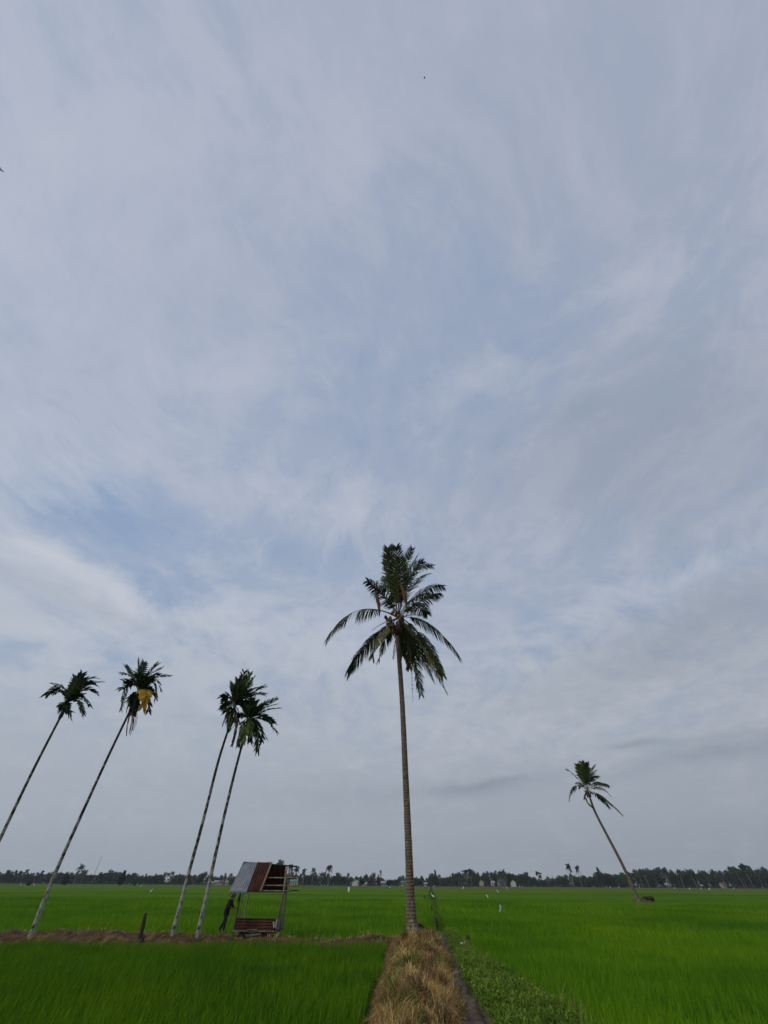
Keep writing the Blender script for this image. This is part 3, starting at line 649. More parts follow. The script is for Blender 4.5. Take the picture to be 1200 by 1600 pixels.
main = [
 (559, 954, 511, 998, .3, .6, 'g', dict(nl=105, ragged=.06, droop=1.5, leaf=1.55)),
 (600, 931, 574, 908, -1.0, -1.6, 'g', dict(droop=.8, leaf=1.10)),
 (612, 899, 606, 856, -1.2, -2.4, 'g', dict(droop=.25, leaf=1.22)),
 (622, 901, 619, 855, -1.6, -3.4, 'g', dict(droop=.25, leaf=1.22)),
 (632, 897, 644, 858, -.5, -1.2, 'g', dict(droop=.3, leaf=1.04)),
 (643, 900, 675, 884, .2, .6, 'g', dict(droop=.6, leaf=1.22)),
 (640, 905, 660, 878, -.8, -1.4, 'g', dict(droop=.45, leaf=1.22)),
 (656, 927, 692, 916, .4, .8, 'g', dict(droop=.85, leaf=1.22)),
 (659, 938, 687, 927, -.8, -1.3, 'g', dict(droop=.9, leaf=1.16)),
 (668, 974, 717, 1026, .2, .5, 'g', dict(nl=105, ragged=.06, droop=1.1, leaf=1.35)),
 (661, 998, 692, 1056, 1.0, 1.8, 'g', dict(droop=.7, leaf=1.22)),
 (656, 1004, 696, 1080, 2.0, 3.2, 'g', dict(droop=.6, leaf=1.16)),
 (614, 908, 603, 868, -1.2, -2.4, 'g', dict(droop=.3, leaf=1.0, miss=.15)), (637, 903, 652, 870, .9, 1.8, 'g', dict(droop=.5, leaf=1.15)),
 (646, 915, 668, 897, 1.4, 2.8, 'g', dict(droop=.7, leaf=1.2)), (608, 912, 598, 878, -.4, -.8, 'g', dict(droop=.5, leaf=1.1)), (648, 934, 676, 930, 1.6, 3.2, 'g', dict(droop=.9, leaf=1.2)), (604, 938, 586, 918, 1.4, 2.6, 'g', dict(droop=.9, leaf=1.0)),
 (650, 985, 684, 1040, -.6, -1.0, 'g', dict(droop=.8, leaf=1.2)), (645, 1000, 676, 1062, 1.6, 2.6, 'g', dict(droop=.7, leaf=1.2)), (638, 996, 652, 1046, .8, 1.4, 'g', dict(droop=.8, leaf=1.2)), (606, 990, 592, 1032, 1.4, 2.2, 'g', dict(droop=.9, leaf=1.0)),
 (643, 1010, 658, 1086, 2.4, 3.4, 'g', dict(droop=.5, leaf=1.10)),
 (647, 992, 673, 1036, -1.2, -1.9, 'y', dict(droop=.55, leaf=1.10)),
 (575, 1005, 544, 1050, .8, 1.2, 'g', dict(nl=100, droop=1.2, leaf=1.40)),
 (598, 992, 582, 1026, -1.6, -2.4, 'y', dict(droop=.5, leaf=1.04)),
 (614, 916, 599, 884, .6, 1.0, 'g', dict(droop=.5, leaf=1.10)),
 (634, 914, 652, 896, 1.5, 2.6, 'g', dict(droop=.6, leaf=1.22)),
 (629, 908, 632, 870, .8, 1.6, 'g', dict(droop=.4, leaf=1.22)),
 (634, 1006, 640, 1044, 2.0, 2.8, 'g', dict(droop=.5, leaf=1.04)),
 (649, 950, 668, 960, 2.4, 4.4, 'g', dict(droop=.7, leaf=1.22)),
 (647, 945, 664, 944, -1.8, -3.0, 'g', dict(droop=.8, leaf=1.10)),
 (606, 925, 601, 902, 2.2, 4.2, 'g', dict(droop=.7, leaf=1.10)),
 (626, 985, 629, 1024, 2.8, 4.4, 'g', dict(droop=.6, leaf=1.10)),
 (638, 1000, 645, 1098, 1.2, 1.6, 'd', dict(droop=.8, leaf=0.25, wid=.03, nl=20, start=.5, label='bare dry rachis hanging below the crown')),
 (618, 1000, 614, 1030, .5, .7, 'd', dict(droop=1.0, leaf=0.40, wid=.03, nl=24, label='shrivelled dry frond beside the trunk')),
]
fr(pal, org, (622, 964), Y1, main, nl=80, wid=.062, tipf=.5, miss=.03)
# sheaths, fibre and coconuts
def spathe(parent, origin, p, q, r, mat, label):
    p = np.array(p); q = np.array(q); mb = MB(); t = np.linspace(0, 1, 9)[:, None]; pts = p * (1 - t) + q * t; pts[:, 0] += .10 * np.sin(t[:, 0] * PI)
    mb.tube(pts - np.array(origin), r * np.array([.25, .6, .9, 1, .95, .8, .6, .4, .12]), 7, jit=.25)
    o = mb.build('dry_spathe', mat, parent); o['label'] = label
spathe(pal, org, P(626, 912, Y1 - 1.2), P(636, 955, Y1 - .6), .17, M['coco_dead'], 'pale brown dry spathe hanging in the upper crown')
spathe(pal, org, P(586, 924, Y1 - 1.3), P(593, 963, Y1 - 1.0), .16, M['coco_dead'], 'grey brown dry spathe hanging left of the crown')
mb = MB()
for i in range(26):
    a = 2 * PI * i / 26 + random.uniform(-.1, .1); p = P(620.5, 992 + random.uniform(-4, 4), Y1) + np.array([math.cos(a), math.sin(a), 0]) * .17
    q = p + np.array([math.cos(a) * .32, math.sin(a) * .32, random.uniform(.3, .75)]); mb.bar(p - b0, q - b0, .10, .03, (math.cos(a), math.sin(a), .2))
mb.build('leaf_base', M['fibre'], pal)
nuts = [(-.55, -.45, .05, 0), (-.78, -.30, .0, 0), (-.68, -.55, -.18, 0), (-.90, -.45, .12, 1), (-.50, -.62, -.28, 1), (-.60, -.25, -.42, 1), (-.42, -.5, -.5, 1), (-.75, -.1, -.30, 1), (.05, -.62, .12, 0), (.25, -.55, .08, 0),
        (.15, -.60, -.14, 0), (.38, -.4, .22, 0), (-.12, -.55, .32, 1), (.40, -.45, -.08, 1), (-.42, -.35, .52, 0), (-.3, -.5, .62, 0), (.1, -.4, .6, 1), (-.55, .3, .0, 1), (.4, .4, 0, 1), (.1, .6, -.1, 1)]
for dx, dy, dz, k in nuts:
    mb = MB(); mb.ball(P(621, 971, Y1) - b0 + np.array([dx * 1.1, dy, dz]), .135, .135, .165, 10, 8); mb.build('coconut', M['coconut_dark' if k else 'coconut'], pal)
mb = MB()
for tx, ty, dz in ((583, 953, 0), (581, 985, -.4), (660, 962, -.6), (600, 985, -.2)): mb.tube(bez(P(622, 966, Y1), P((tx + 622) / 2, (ty + 966) / 2 - 3, Y1 - .5), P(tx, ty, Y1 - .8), 8) - b0, np.linspace(.045, .018, 8), 5)
mb.build('fruit_stalk', M['rachis'], pal)

# leaning coconut palm far right
b1 = G(1000, 1412, .3); Y2 = b1[1]; org = tuple(b1)
pal2 = empty('coconut_palm', org, 'lone leaning coconut palm out in the right paddy beside a dark dirt mound', 'palm tree')
trunk(pal2, org, [b1 - np.array([0, 0, .4]), P(993, 1396, Y2), P(972, 1350, Y2), P(948, 1304, Y2), P(930, 1269, Y2), P(923, 1250, Y2), P(919, 1238, Y2)], [.34, .25, .225, .205, .19, .175, .14], M['coco_trunk'], 10)
fr(pal2, org, (918, 1236), Y2, [
 (897, 1229, 889, 1250, .3, .5, 'g', dict(droop=1.1, leaf=1.3)), (899, 1213, 886, 1202, .5, 1.0, 'g', dict(droop=1.0, miss=.1)),
 (909, 1211, 902, 1195, -.8, -1.6, 'g', dict(droop=.35)), (914, 1208, 909, 1191, -.5, -1, 'g', dict(droop=.3)), (918, 1209, 918, 1192, -1, -2.2, 'g', dict(droop=.3)), (923, 1211, 929, 1196, .5, .8, 'g', dict(droop=.5)),
 (924, 1213, 932, 1203, 1.2, 2.4, 'g', dict(droop=.6)), (926, 1217, 934, 1212, -1, -2, 'g', dict(droop=.7)), (916, 1214, 911, 1203, 1.5, 3, 'g', dict(droop=.5)), (920, 1213, 922, 1200, 1.5, 3.2, 'g', dict(droop=.5)),
 (935, 1224, 951, 1228, .4, .8, 'g', dict(droop=.8)), (936, 1230, 953, 1243, -1, -1.6, 'g', dict(droop=.7)), (938, 1243, 972, 1273, .3, .6, 'g', dict(droop=.7)), (934, 1243, 952, 1262, 1.0, 2.0, 'g', dict(droop=.7)),
 (911, 1212, 906, 1196, .3, .6, 'g', dict(droop=.4)), (930, 1222, 944, 1226, -1.2, -2.2, 'g', dict(droop=.8)),
 (914, 1247, 927, 1263, -.8, -1.0, 'g', dict(droop=.3, leaf=.5)), (908, 1226, 902, 1222, 1.6, 3.2, 'g', dict(droop=.8))], nl=52, wid=.088, leaf=1.1, rr=.035, miss=.03)
for i in range(11):
    mb = MB(); mb.ball(P(918, 1240, Y2) - b1 + np.array([random.uniform(-.55, .5), random.uniform(-.6, .1), random.uniform(-.5, .3)]), .15, .15, .18, 8, 6); mb.build('coconut', M['coconut_dark'], pal2)
mb = MB()
for i in range(16):
    a = 2 * PI * i / 16; p = P(920, 1242, Y2) + np.array([math.cos(a), math.sin(a), 0]) * .16; mb.bar(p - b1, p - b1 + np.array([math.cos(a) * .4, math.sin(a) * .4, random.uniform(.2, .7)]), .12, .04, (math.cos(a), math.sin(a), .2))
mb.build('leaf_base', M['fibre'], pal2)

# four areca palms on the bank
KM_A = {'g': M['areca_leaf'], 'y': M['areca_yel'], 'l': M['areca_lime'], 'd': M['coco_dead']}
def areca(basepx, pathpx, heart, specs, label, radii, brown=()):
    global KM
    b = G(basepx[0], basepx[1], .33); Y = b[1]; b = b.copy(); org = tuple(b)
    e = empty('areca_palm', org, label, 'palm tree', 'slim areca palms on the earth bank')
    path = [b - np.array([0, 0, .35])] + [P(x, y, Y) for x, y in pathpx]
    trunk(e, org, path, np.interp(np.linspace(0, 1, len(path)), np.linspace(0, 1, len(radii)), radii), M['areca_trunk'], 10)
    top = np.array(path[-1]); ht = P(heart[0], heart[1], Y)
    mb = MB(); t = np.linspace(-.05, 1.05, 8)[:, None]; mb.tube(top * (1 - t) + ht * t - b, np.array([.068, .105, .125, .12, .105, .09, .075, .05]), 9); mb.build('crownshaft', M['crownshaft'], e)
    KM = KM_A
    fr(e, org, heart, Y, specs, nl=23, wid=.092, leaf=.50, droop=.25, vshape=.22, start=.12, rr=.026, miss=.02, ragged=.15, sweep=.80, wind=(.1, 0, 0), tipf=.85, double=True)
    for (p, q, n) in brown:
        mb = MB(); A = P(*p, Y - .15); B = P(*q, Y - .15)
        for i in range(n):
            o_ = np.array([random.gauss(0, .09), random.gauss(0, .09), random.uniform(-.1, .3)]); mb.tube(bez(A - b, (A + B) / 2 - b + o_ * 1.5, B - b + o_, 6), np.linspace(.022, .012, 6), 4, jit=.4)
        o = mb.build('fruit_spray', M['fibre'], e)
areca((-74, 1464), [(-62, 1440), (0, 1311), (50, 1207), (93, 1123)], (104, 1101), [
 (98, 1074, 72, 1086, .1, .3), (103, 1078, 84, 1070, .5, 1.0), (116, 1072, 128, 1053, -.2, -.4), (113, 1075, 118, 1058, .6, 1.0), (130, 1071, 152, 1071, .1, .2), (128, 1068, 150, 1060, .5, .9), (124, 1086, 141, 1101, -.2, -.3), (120, 1090, 127, 1111, -.5, -.8),
 (100, 1098, 91, 1110, -.3, -.5, 'g', dict(leaf=.45)), (104, 1102, 106, 1117, -.4, -.6, 'g', dict(leaf=.45)), (98, 1103, 96, 1116, .3, .5, 'g', dict(leaf=.4)), (112, 1084, 110, 1077, 1.0, 1.8), (116, 1084, 124, 1079, -.9, -1.6)],
 'slim areca palm leaning in from the left edge, its base out of frame', [.125, .10, .088, .08, .074, .068])
areca((45, 1467), [(50, 1455), (84, 1370), (125, 1278), (170, 1180), (203, 1111)], (216, 1079), [
 (206, 1056, 196, 1040, .1, .2), (216, 1052, 215, 1032, -.3, -.6), (222, 1050, 225, 1035, .5, .9), (232, 1053, 246, 1039, .0, .1), (235, 1058, 249, 1055, .5, .9), (238, 1058, 251, 1079, -.1, .0), (203, 1064, 189, 1096, .1, .2), (207, 1068, 193, 1064, .6, 1.0),
 (206, 1088, 198, 1107, -.3, -.5), (226, 1084, 234, 1103, .2, .3), (231, 1075, 243, 1090, .6, 1.0), (228, 1080, 224, 1101, -1.0, -1.3, 'y', dict(leaf=.72, wid=.18, droop=.5, nl=26, label='dying yellow frond hanging in front of the crown')), (220, 1066, 214, 1052, -.9, -1.5), (224, 1064, 232, 1058, -.8, -1.3), (214, 1090, 210, 1106, .5, .9)],
 'areca palm with a yellow frond, furthest left on the bank with its base in view', [.125, .10, .088, .08, .074, .068], [((206, 1108), (200, 1148), 14)])
areca((268, 1468), [(271, 1455), (292, 1375), (318, 1280), (341, 1190), (356, 1142)], (366, 1104), [
 (374, 1078, 381, 1050, -.1, -.3), (380, 1080, 391, 1056, .3, .6), (382, 1082, 396, 1060, .5, 1.0), (389, 1085, 413, 1087, .0, .1), (388, 1081, 412, 1074, .5, .9), (366, 1084, 361, 1067, .2, .4), (359, 1088, 348, 1089, .3, .5), (370, 1082, 372, 1062, -.7, -1.2), (378, 1090, 392, 1096, -.6, -1.0),
 (358, 1107, 347, 1133, -.1, -.1), (356, 1098, 349, 1108, .5, .8), (360, 1116, 357, 1136, -.3, -.4), (368, 1116, 373, 1128, .2, .3), (370, 1130, 363, 1163, -.4, -.5, 'd', dict(leaf=.3, droop=1, label='dry brown frond hanging down beside the trunk'))],
 'taller areca palm of the pair left of the hut, a dry brown frond hanging', [.125, .10, .088, .08, .074, .068], [((366, 1118), (358, 1136), 10)])
areca((307, 1469), [(310, 1455), (328, 1375), (348, 1285), (366, 1210), (377, 1168)], (388, 1124), [
 (386, 1105, 385, 1086, .1, .2), (392, 1104, 394, 1088, .6, 1.0), (408, 1105, 430, 1092, .0, .0), (410, 1109, 431, 1101, .5, .9), (412, 1119, 426, 1140, -.1, .0), (408, 1117, 424, 1127, .6, 1.0), (402, 1132, 400, 1169, -.1, -.1), (404, 1130, 410, 1157, .4, .6), (380, 1131, 371, 1163, -.2, -.3),
 (382, 1116, 374, 1119, .3, .5), (391, 1128, 392, 1146, -.7, -1.0, 'l', dict(leaf=.5, label='pale lime young frond facing the camera')), (389, 1136, 390, 1157, .3, .5), (384, 1140, 380, 1158, -.5, -.7, 'l', dict(leaf=.45)), (396, 1112, 402, 1106, -.9, -1.5), (382, 1110, 376, 1100, -.4, -.8)],
 'shorter areca palm of the pair left of the hut, with lime green young fronds', [.125, .10, .088, .08, .074, .068])

# ------------------------------------------------------------------ hut
hut_o = np.array([-6.75, 28.0, .2])
hut = empty('field_hut', tuple(hut_o), 'small open field hut of poles with a grey and rusty corrugated roof', 'hut')
YF, YR, YB = 27.3, 28.1, 29.0
def post(p, q, r, mat='wood', name='post'):
    mb = MB(); t = np.linspace(0, 1, 7)[:, None]; pts = np.array(p) * (1 - t) + np.array(q) * t
    pts[1:-1, :2] += np.array([[random.gauss(0, .012), random.gauss(0, .012)] for _ in range(5)])
    mb.tube(pts - hut_o, np.linspace(r, r * .85, 7), 8, jit=.08); return mb.build(name, M[mat], hut)
RL, RR, RE = P(379.5, 1349, YR), P(447, 1352.5, YR), P(465, 1354, YR)
YE = 27.15
EL, ER = P(358, 1397, YE), P(449, 1397.5, YE)
def slope(px_e, px_r, t):      # point on the front roof plane: u between left(0)/right(1) by eave px and ridge px
    pass
post(G(361.5, 1469, .12), P(375.5, 1398, YF), .045); post(G(428.5, 1471, .12), P(447.5, 1371, YF), .05)
post(P(378, 1452, YB), P(389, 1393, YB), .042); post(P(441, 1452, YB), P(452.5, 1356, YB), .045)
post(P(437.5, 1456, YR), P(449, 1353, YR), .028)
post(P(372, 1452, YR), P(385, 1352, YR), .035)
def corrug(e0, e1, r0, r1, n, mat, name='roof_sheet', amp=.018, parent=hut, o_=hut_o, nrows=7, wob=.01):
    """corrugated sheet from eave e0-e1 up to ridge r0-r1"""
    e0, e1, r0, r1 = map(np.array, (e0, e1, r0, r1)); nn = nrm(np.cross(e1 - e0, r0 - e0)); g = []
    for i in range(nrows):
        t = i / (nrows - 1); a = e0 * (1 - t) + r0 * t; b = e1 * (1 - t) + r1 * t
        row = []
        for j in range(n * 6 + 1):
            u = j / (n * 6); row.append(a * (1 - u) + b * u + nn * (amp * math.sin(u * n * 2 * PI) + wob * math.sin(t * 5 + u * 3)) - o_)
        g.append(row)
    mb = MB(); mb.sheet(g, .004); return mb.build(name, M[mat], parent)
lift = np.array([0, -.03, .045])
lerp = lambda a, b, t: a * (1 - t) + b * t
E2, R2 = P(386.5, 1397, YE), P(403.5, 1349.5, YR); E3, R3 = P(406.5, 1397.5, YE), P(424.5, 1351, YR)
corrug(EL + lift, E2 + lift, RL + lift, R2 + lift, 9, 'zinc', amp=.026)
corrug(E2 + lift * 1.6 - np.array([.06, 0, 0]), E3 + lift * 1.6, R2 + lift * 1.6 - np.array([.06, 0, 0]), R3 + lift * 1.6, 7, 'rust', amp=.026)
mb = MB(); mb.bar(E3 + lift * 2.2 - hut_o, R3 + lift * 2.2 - hut_o, .09, .02, nrm(np.cross(E3 - E2, R3 - E3))); mb.build('barge_board', M['rust_light'], hut)
BLp, BRp = P(372, 1394, YB + .05), P(448, 1394.5, YB + .05)
corrug(BRp, BLp, RR + np.array([0, .03, .03]), RL + np.array([0, .03, .03]), 26, 'rust')
def purlin(p, q, r=.03, mat='wood'): 
    mb = MB(); t = np.linspace(0, 1, 6)[:, None]; mb.tube(np.array(p) * (1 - t) + np.array(q) * t - hut_o, np.linspace(r, r * .9, 6), 7, jit=.1); mb.build('purlin', M[mat], hut)
purlin(P(380.5, 1347.5, YR), RE + np.array([0, 0, .0]), .035, 'wood_dark')
ty = lambda py: YR + (YE - YR) * (py - 1351) / 46.0
for pyl, x1 in ((1371.3, 467), (1383.4, 467), (1391.3, 455)):
    purlin(P(372, pyl, ty(pyl) + .05), P(x1, pyl + (.4 if x1 > 460 else 1.2), ty(pyl) + .05))
purlin(P(372, 1390, YB), P(468, 1391.5, YB), .022, 'wood_dark'); purlin(P(376, 1372, YB - .45), P(462, 1373, YB - .45), .025, 'wood_dark')
# rafters
for (e_, r_) in ((EL, RL), (P(443, 1395, YE), RR)):
    purlin(lerp(e_, r_, .0) - np.array([0, 0, .05]), lerp(e_, r_, 1.0) - np.array([0, 0, .05]), .03)
    purlin(r_ - np.array([0, 0, .05]), np.array([r_[0], YB, BLp[2] - .03]), .03)
# bench platform, rusty sheet as its front board, grey board at the right side
zb = P(366, 1454, YF)[2]
pl, pr = P(364, 1454, YF), P(431, 1454, YF)
mb = MB()
for i in range(7):
    yy = YF + .06 + i * (YB - YF - .1) / 6; mb.box(np.array([(pl[0] + pr[0]) / 2, yy, zb - .02]) - hut_o, ((pr[0] - pl[0]) / 2 + random.uniform(0, .06), 0, 0), (0, .11, 0), (0, 0, .018))
mb.build('bench', M['wood_dark'], hut)
fl0, fl1 = P(366.5, 1452.5, YF - .07), P(429, 1453, YF - .07); ft0, ft1 = P(368.5, 1434, YF - .02), P(431, 1435, YF - .02)
corrug(fl0, ft0, fl1, ft1, 4, 'rust', 'front_sheet', .02)
mb = MB(); mb.bar(P(363, 1455, YF - .12) - hut_o, P(432, 1455.5, YF - .12) - hut_o, .05, .05); mb.bar(P(386, 1453, YF - .18) - hut_o, P(402, 1452.5, YF - .18) - hut_o, .03, .05); mb.build('bench_rail', M['wood'], hut)
mb = MB(); s0, s1 = P(432, 1455, YF + .1), P(441, 1451, YB - .1)
mb.sheet([[s0 - hut_o, s1 - hut_o], [s0 - hut_o + np.array([.03, 0, .42]), s1 - hut_o + np.array([.03, 0, .42])]], .015); mb.build('side_board', M['grey_board'], hut, False)
mb = MB()
for a, b_ in (((428, 1450), (434, 1467)), ((433, 1436), (430, 1456)), ((427.5, 1440), (430.5, 1471))): mb.bar(P(*a, YF - .1) - hut_o, P(*b_, YF - .1) - hut_o, .09, .025, (0, 1, 0))
mb.build('brace', M['wood'], hut)
# clutter stored under the bench and a dark bag on the front post
mb = MB()
for i in range(9):
    c = np.array([pl[0] + .35 + i * .2 + random.uniform(-.1, .1), YF + random.uniform(.0, .7), .42 + random.uniform(0, .05)]); a = random.uniform(-.5, .5)
    mb.box(c - hut_o, (math.cos(a) * random.uniform(.1, .28), math.sin(a) * .2, random.uniform(-.05, .05)), (-math.sin(a) * .07, math.cos(a) * .07, 0), (0, 0, random.uniform(.012, .04)))
tag(mb.build('timber_offcuts', M['wood_dark'], None, False), 'dark timber offcuts heaped on the ground under the hut bench', 'timber'); bpy.data.objects['timber_offcuts'].location = tuple(hut_o)
mb = MB(); c = P(385, 1455, YF + .05); mb.box(np.zeros(3), (.34, .05, .02), (-.04, .26, 0), (.0, .0, .03)); o = mb.build('board', M['grey_board'], None, False); o.location = tuple(c + np.array([.35, 0, -.1])); tag(o, 'pale grey board tucked under the front of the hut bench', 'board')
mb = MB(); c = P(374.6, 1402.5, YF - .09); t = np.linspace(0, 1, 8)[:, None]
mb.tube(np.array([[.0, 0, .16]]) * (1 - t) + np.array([[-.035, 0, -.15]]) * t, [.02, .045, .06, .065, .068, .065, .055, .02], 8, jit=.12); o = mb.build('bag', M['leg_dark']); o.location = tuple(c); tag(o, 'small dark bag hanging from the front left hut post under the roof', 'bag')

# ------------------------------------------------------------------ person at the hut
def skinned(name, joints, edges, mat, parent, sub=2, root=0):
    me = bpy.data.meshes.new(name + '_sk'); me.from_pydata([j[:3] for j in joints], edges, [])
    ob = bpy.data.objects.new(name + '_sk', me); COL.objects.link(ob)
    ob.modifiers.new('k', 'SKIN'); sv_ = me.skin_vertices[0].data
    for i, j in enumerate(joints):
        r = j[3]; sv_[i].radius = (r, r) if not isinstance(r, tuple) else r
        sv_[i].use_root = (i == root)
    s_ = ob.modifiers.new('s', 'SUBSURF'); s_.levels = s_.render_levels = sub
    dg = bpy.context.evaluated_depsgraph_get(); me2 = bpy.data.meshes.new_from_object(ob.evaluated_get(dg))
    bpy.data.objects.remove(ob); bpy.data.meshes.remove(me)
    me2.name = name; me2.materials.clear()
    return link(name, me2, mat, parent)
pg = None
for Y_ in np.arange(25.5, 31, .05):            # where the line of sight to the feet meets the bank
    q = P(346.5, 1459.5, Y_)
    if q[2] <= ground_z(q[0], q[1]) + .015: pg = q; break
pg = P(346.5, 1459.5, 28.0) if pg is None else pg
per = empty('person', (pg[0], pg[1], pg[2]), 'person in dark clothes and a maroon head cloth stooping to push at the hut post', 'person')
# local: +x forward (to the right in the photo), +y away, +z up; feet at z=0
J = {}
J['pel'] = (.10, 0, .80, (.125, .105)); J['waist'] = (.13, 0, .95, (.125, .10)); J['chest'] = (.19, 0, 1.14, (.145, .11)); J['neckb'] = (.25, 0, 1.27, (.075, .075)); J['neck'] = (.295, 0, 1.34, .052)
J['jaw'] = (.335, 0, 1.385, .07); J['head'] = (.34, 0, 1.45, .088); J['crown'] = (.325, 0, 1.515, .066)
def limb(sg):
    return {'hip': (.09, .085 * sg, .75, .085), }
joints = []; idx = {}; edges = []
def add(n, p, r, par=None):
    idx[n] = len(joints); joints.append((p[0], p[1], p[2], r))
    if par: edges.append((idx[par], idx[n]))
add('pel', J['pel'], (.085, .085)); add('waist', J['waist'], (.08, .08), 'pel'); add('chest', J['chest'], (.135, .10), 'waist'); add('neckb', J['neckb'], .07, 'chest'); add('neck', J['neck'], .05, 'neckb'); add('jaw', J['jaw'], .068, 'neck'); add('head', J['head'], .088, 'jaw'); add('crown', J['crown'], .06, 'head')
FEET = {1: ((.02, .10, .42), (-.19, .10, .07)), -1: ((.12, -.09, .42), (.08, -.09, .07))}
for sg in (1, -1):
    s_ = 'L' if sg > 0 else 'R'; kn, an = FEET[sg]
    add('hip' + s_, (.09, .085 * sg, .74), .082, 'pel'); add('knee' + s_, kn, .055, 'hip' + s_); add('calf' + s_, tuple(.6 * np.array(kn) + .4 * np.array(an) - np.array([.02, 0, 0])), .05, 'knee' + s_); add('ank' + s_, an, .036, 'calf' + s_); add('toe' + s_, (an[0] + .13, an[1] * 1.05, .03), .032, 'ank' + s_)
    add('sho' + s_, (.21, .165 * sg, 1.20), .058, 'chest'); el = (.27, .20 * sg, .96) if sg > 0 else (.22, -.21, .95); wr = (.44, .13 * sg, .90) if sg > 0 else (.42, -.15, .86)
    add('elb' + s_, el, .043, 'sho' + s_); add('wri' + s_, wr, .029, 'elb' + s_); pa = (wr[0] + .06, wr[1], wr[2] - .005); add('palm' + s_, pa, .033, 'wri' + s_)
    for k in range(4):
        oy = (-.030 + .02 * k) * sg; l_ = (.058, .068, .064, .05)[k]
        add(f'f{k}a' + s_, (pa[0] + .045, pa[1] + oy, pa[2] + .004), .0105, 'palm' + s_); add(f'f{k}b' + s_, (pa[0] + .045 + l_ * .5, pa[1] + oy, pa[2] - .014), .0095, f'f{k}a' + s_); add(f'f{k}c' + s_, (pa[0] + .05 + l_ * .6, pa[1] + oy, pa[2] - .042), .008, f'f{k}b' + s_)
    add('tha' + s_, (pa[0] - .005, pa[1] - .045 * sg, pa[2] + .012), .013, 'palm' + s_); add('thb' + s_, (pa[0] + .035, pa[1] - .058 * sg, pa[2] + .004), .010, 'tha' + s_)
body = skinned('body', joints, edges, M['skin'], per)
# face: nose, brow, lips, ears and eyes as features of the head
mb = MB(); rt = np.array(Matrix.Rotation(.35, 3, 'Y'))
mb.tube([(.415, 0, 1.462), (.436, 0, 1.436), (.442, 0, 1.418), (.425, 0, 1.41)], [.009, .013, .017, .012], 8); mb.build('nose', M['skin'], per); mb = MB(); mb.ball((.405, 0, 1.385), .022, .026, .010, 8, 6); mb.build('mouth', M['scarf'], per)
for sg in (-1, 1):
    mb = MB(); mb.ball((.33, .087 * sg, 1.44), .022, .010, .033, 8, 6); mb.build('ear', M['skin'], per)
for sg in (-1, 1):
    mb = MB(); mb.ball((.413, .032 * sg, 1.455), .011, .013, .010, 8, 6); mb.build('eye', M['leg_dark'], per)
# clothes
sj = [(.11, 0, .80, (.15, .135)), (.13, 0, .95, (.145, .125)), (.19, 0, 1.14, (.15, .115)), (.245, 0, 1.255, .085), (.21, .17, 1.205, .072), (.265, .205, 1.0, .060), (.36, .165, .935, .05), (.21, -.17, 1.205, .072), (.22, -.215, .99, .060), (.33, -.18, .905, .05), (.085, 0, .60, (.165, .15))]
skinned('shirt', sj, [(0, 1), (1, 2), (2, 3), (2, 4), (4, 5), (5, 6), (2, 7), (7, 8), (8, 9), (0, 10)], M['shirt'], per)
tj = [(.12, 0, .90, (.125, .10)), (.09, .085, .73, .092)]
te = [(0, 1)]
tj.append((*FEET[1][0], .068)); te.append((1, 2)); a_ = np.array(FEET[1][1]); tj.append((a_[0] + .005, a_[1], a_[2] + .05, .058)); te.append((2, 3))
tj.append((.09, -.085, .73, .092)); te.append((0, 4)); tj.append((*FEET[-1][0], .068)); te.append((4, 5)); a_ = np.array(FEET[-1][1]); tj.append((a_[0] + .0, a_[1], a_[2] + .05, .058)); te.append((5, 6))
skinned('trousers', tj, te, M['trousers'], per)
hj = [(.265, 0, 1.31, .065), (.30, 0, 1.40, .088), (.318, 0, 1.47, .104), (.30, 0, 1.54, .074), (.22, 0, 1.40, .055), (.17, 0, 1.33, .03)]
skinned('head_cloth', hj, [(0, 1), (1, 2), (2, 3), (1, 4), (4, 5)], M['scarf'], per)
per.scale = (1.0, 1.0, .93)
for o in per.children:
    for v in o.data.vertices:
        if v.co.z > .8: v.co.x += .08 * (v.co.z - .8); v.co.z = .8 + (v.co.z - .8) * .88
    o.data.transform(Matrix(((1, 0, -.13, 0), (0, 1, 0, 0), (0, 0, 1, 0), (0, 0, 0, 1))))

# ------------------------------------------------------------------ posts, sticks, logs
def stake(name, base, top, w_, mat, label, cat, group=None, zb=-.15):
    base = np.array(base); top = np.array(top); e_ = base.copy()
    mb = MB(); d = top - base; up = np.array([0, 1., 0]); n = 6; t = np.linspace(0, 1, n)[:, None]
    p0 = np.array([0, 0, zb]) ; pts = p0 * (1 - t) + d * t; mb.tube(pts, w_ * np.array([1, 1, .97, .95, .92, .55]), 5, jit=.12)
    o = mb.build(name, mat, None, False); o.location = tuple(base); return tag(o, label, cat, group)
c = G(219, 1470, .3); stake('fence_post', c, P(227.5, 1427, c[1]), .095, M['wood_dark'], 'thick dark wooden post leaning right on the earth bank, taller of two', 'post')
c2 = G(222.5, 1471, .3); stake('fence_post', c2, P(225, 1460, c2[1]), .07, M['wood_dark'], 'short grey stump of a post at the foot of the leaning dark post', 'post')
c = G(733, 1479, .25); stake('tree_stump', c, P(731, 1461, c[1]), .10, M['wood_dark'], 'grey weathered stump standing in the weeds beyond the muddy path', 'stump')
def log(p, q, r, label, name='branch', jit=.25, bow=.0):
    p = np.array(p); q = np.array(q); t = np.linspace(0, 1, 9)[:, None]; pts = (p * (1 - t) + q * t) - p; pts[:, 2] += bow * np.sin(t[:, 0] * PI)
    mb = MB(); mb.tube(pts, r * np.array([.5, .9, 1, 1.05, 1, .9, .8, .7, .35]), 7, jit=jit); o = mb.build(name, M['wood_dark']); o.location = tuple(p); return tag(o, label, 'branch')
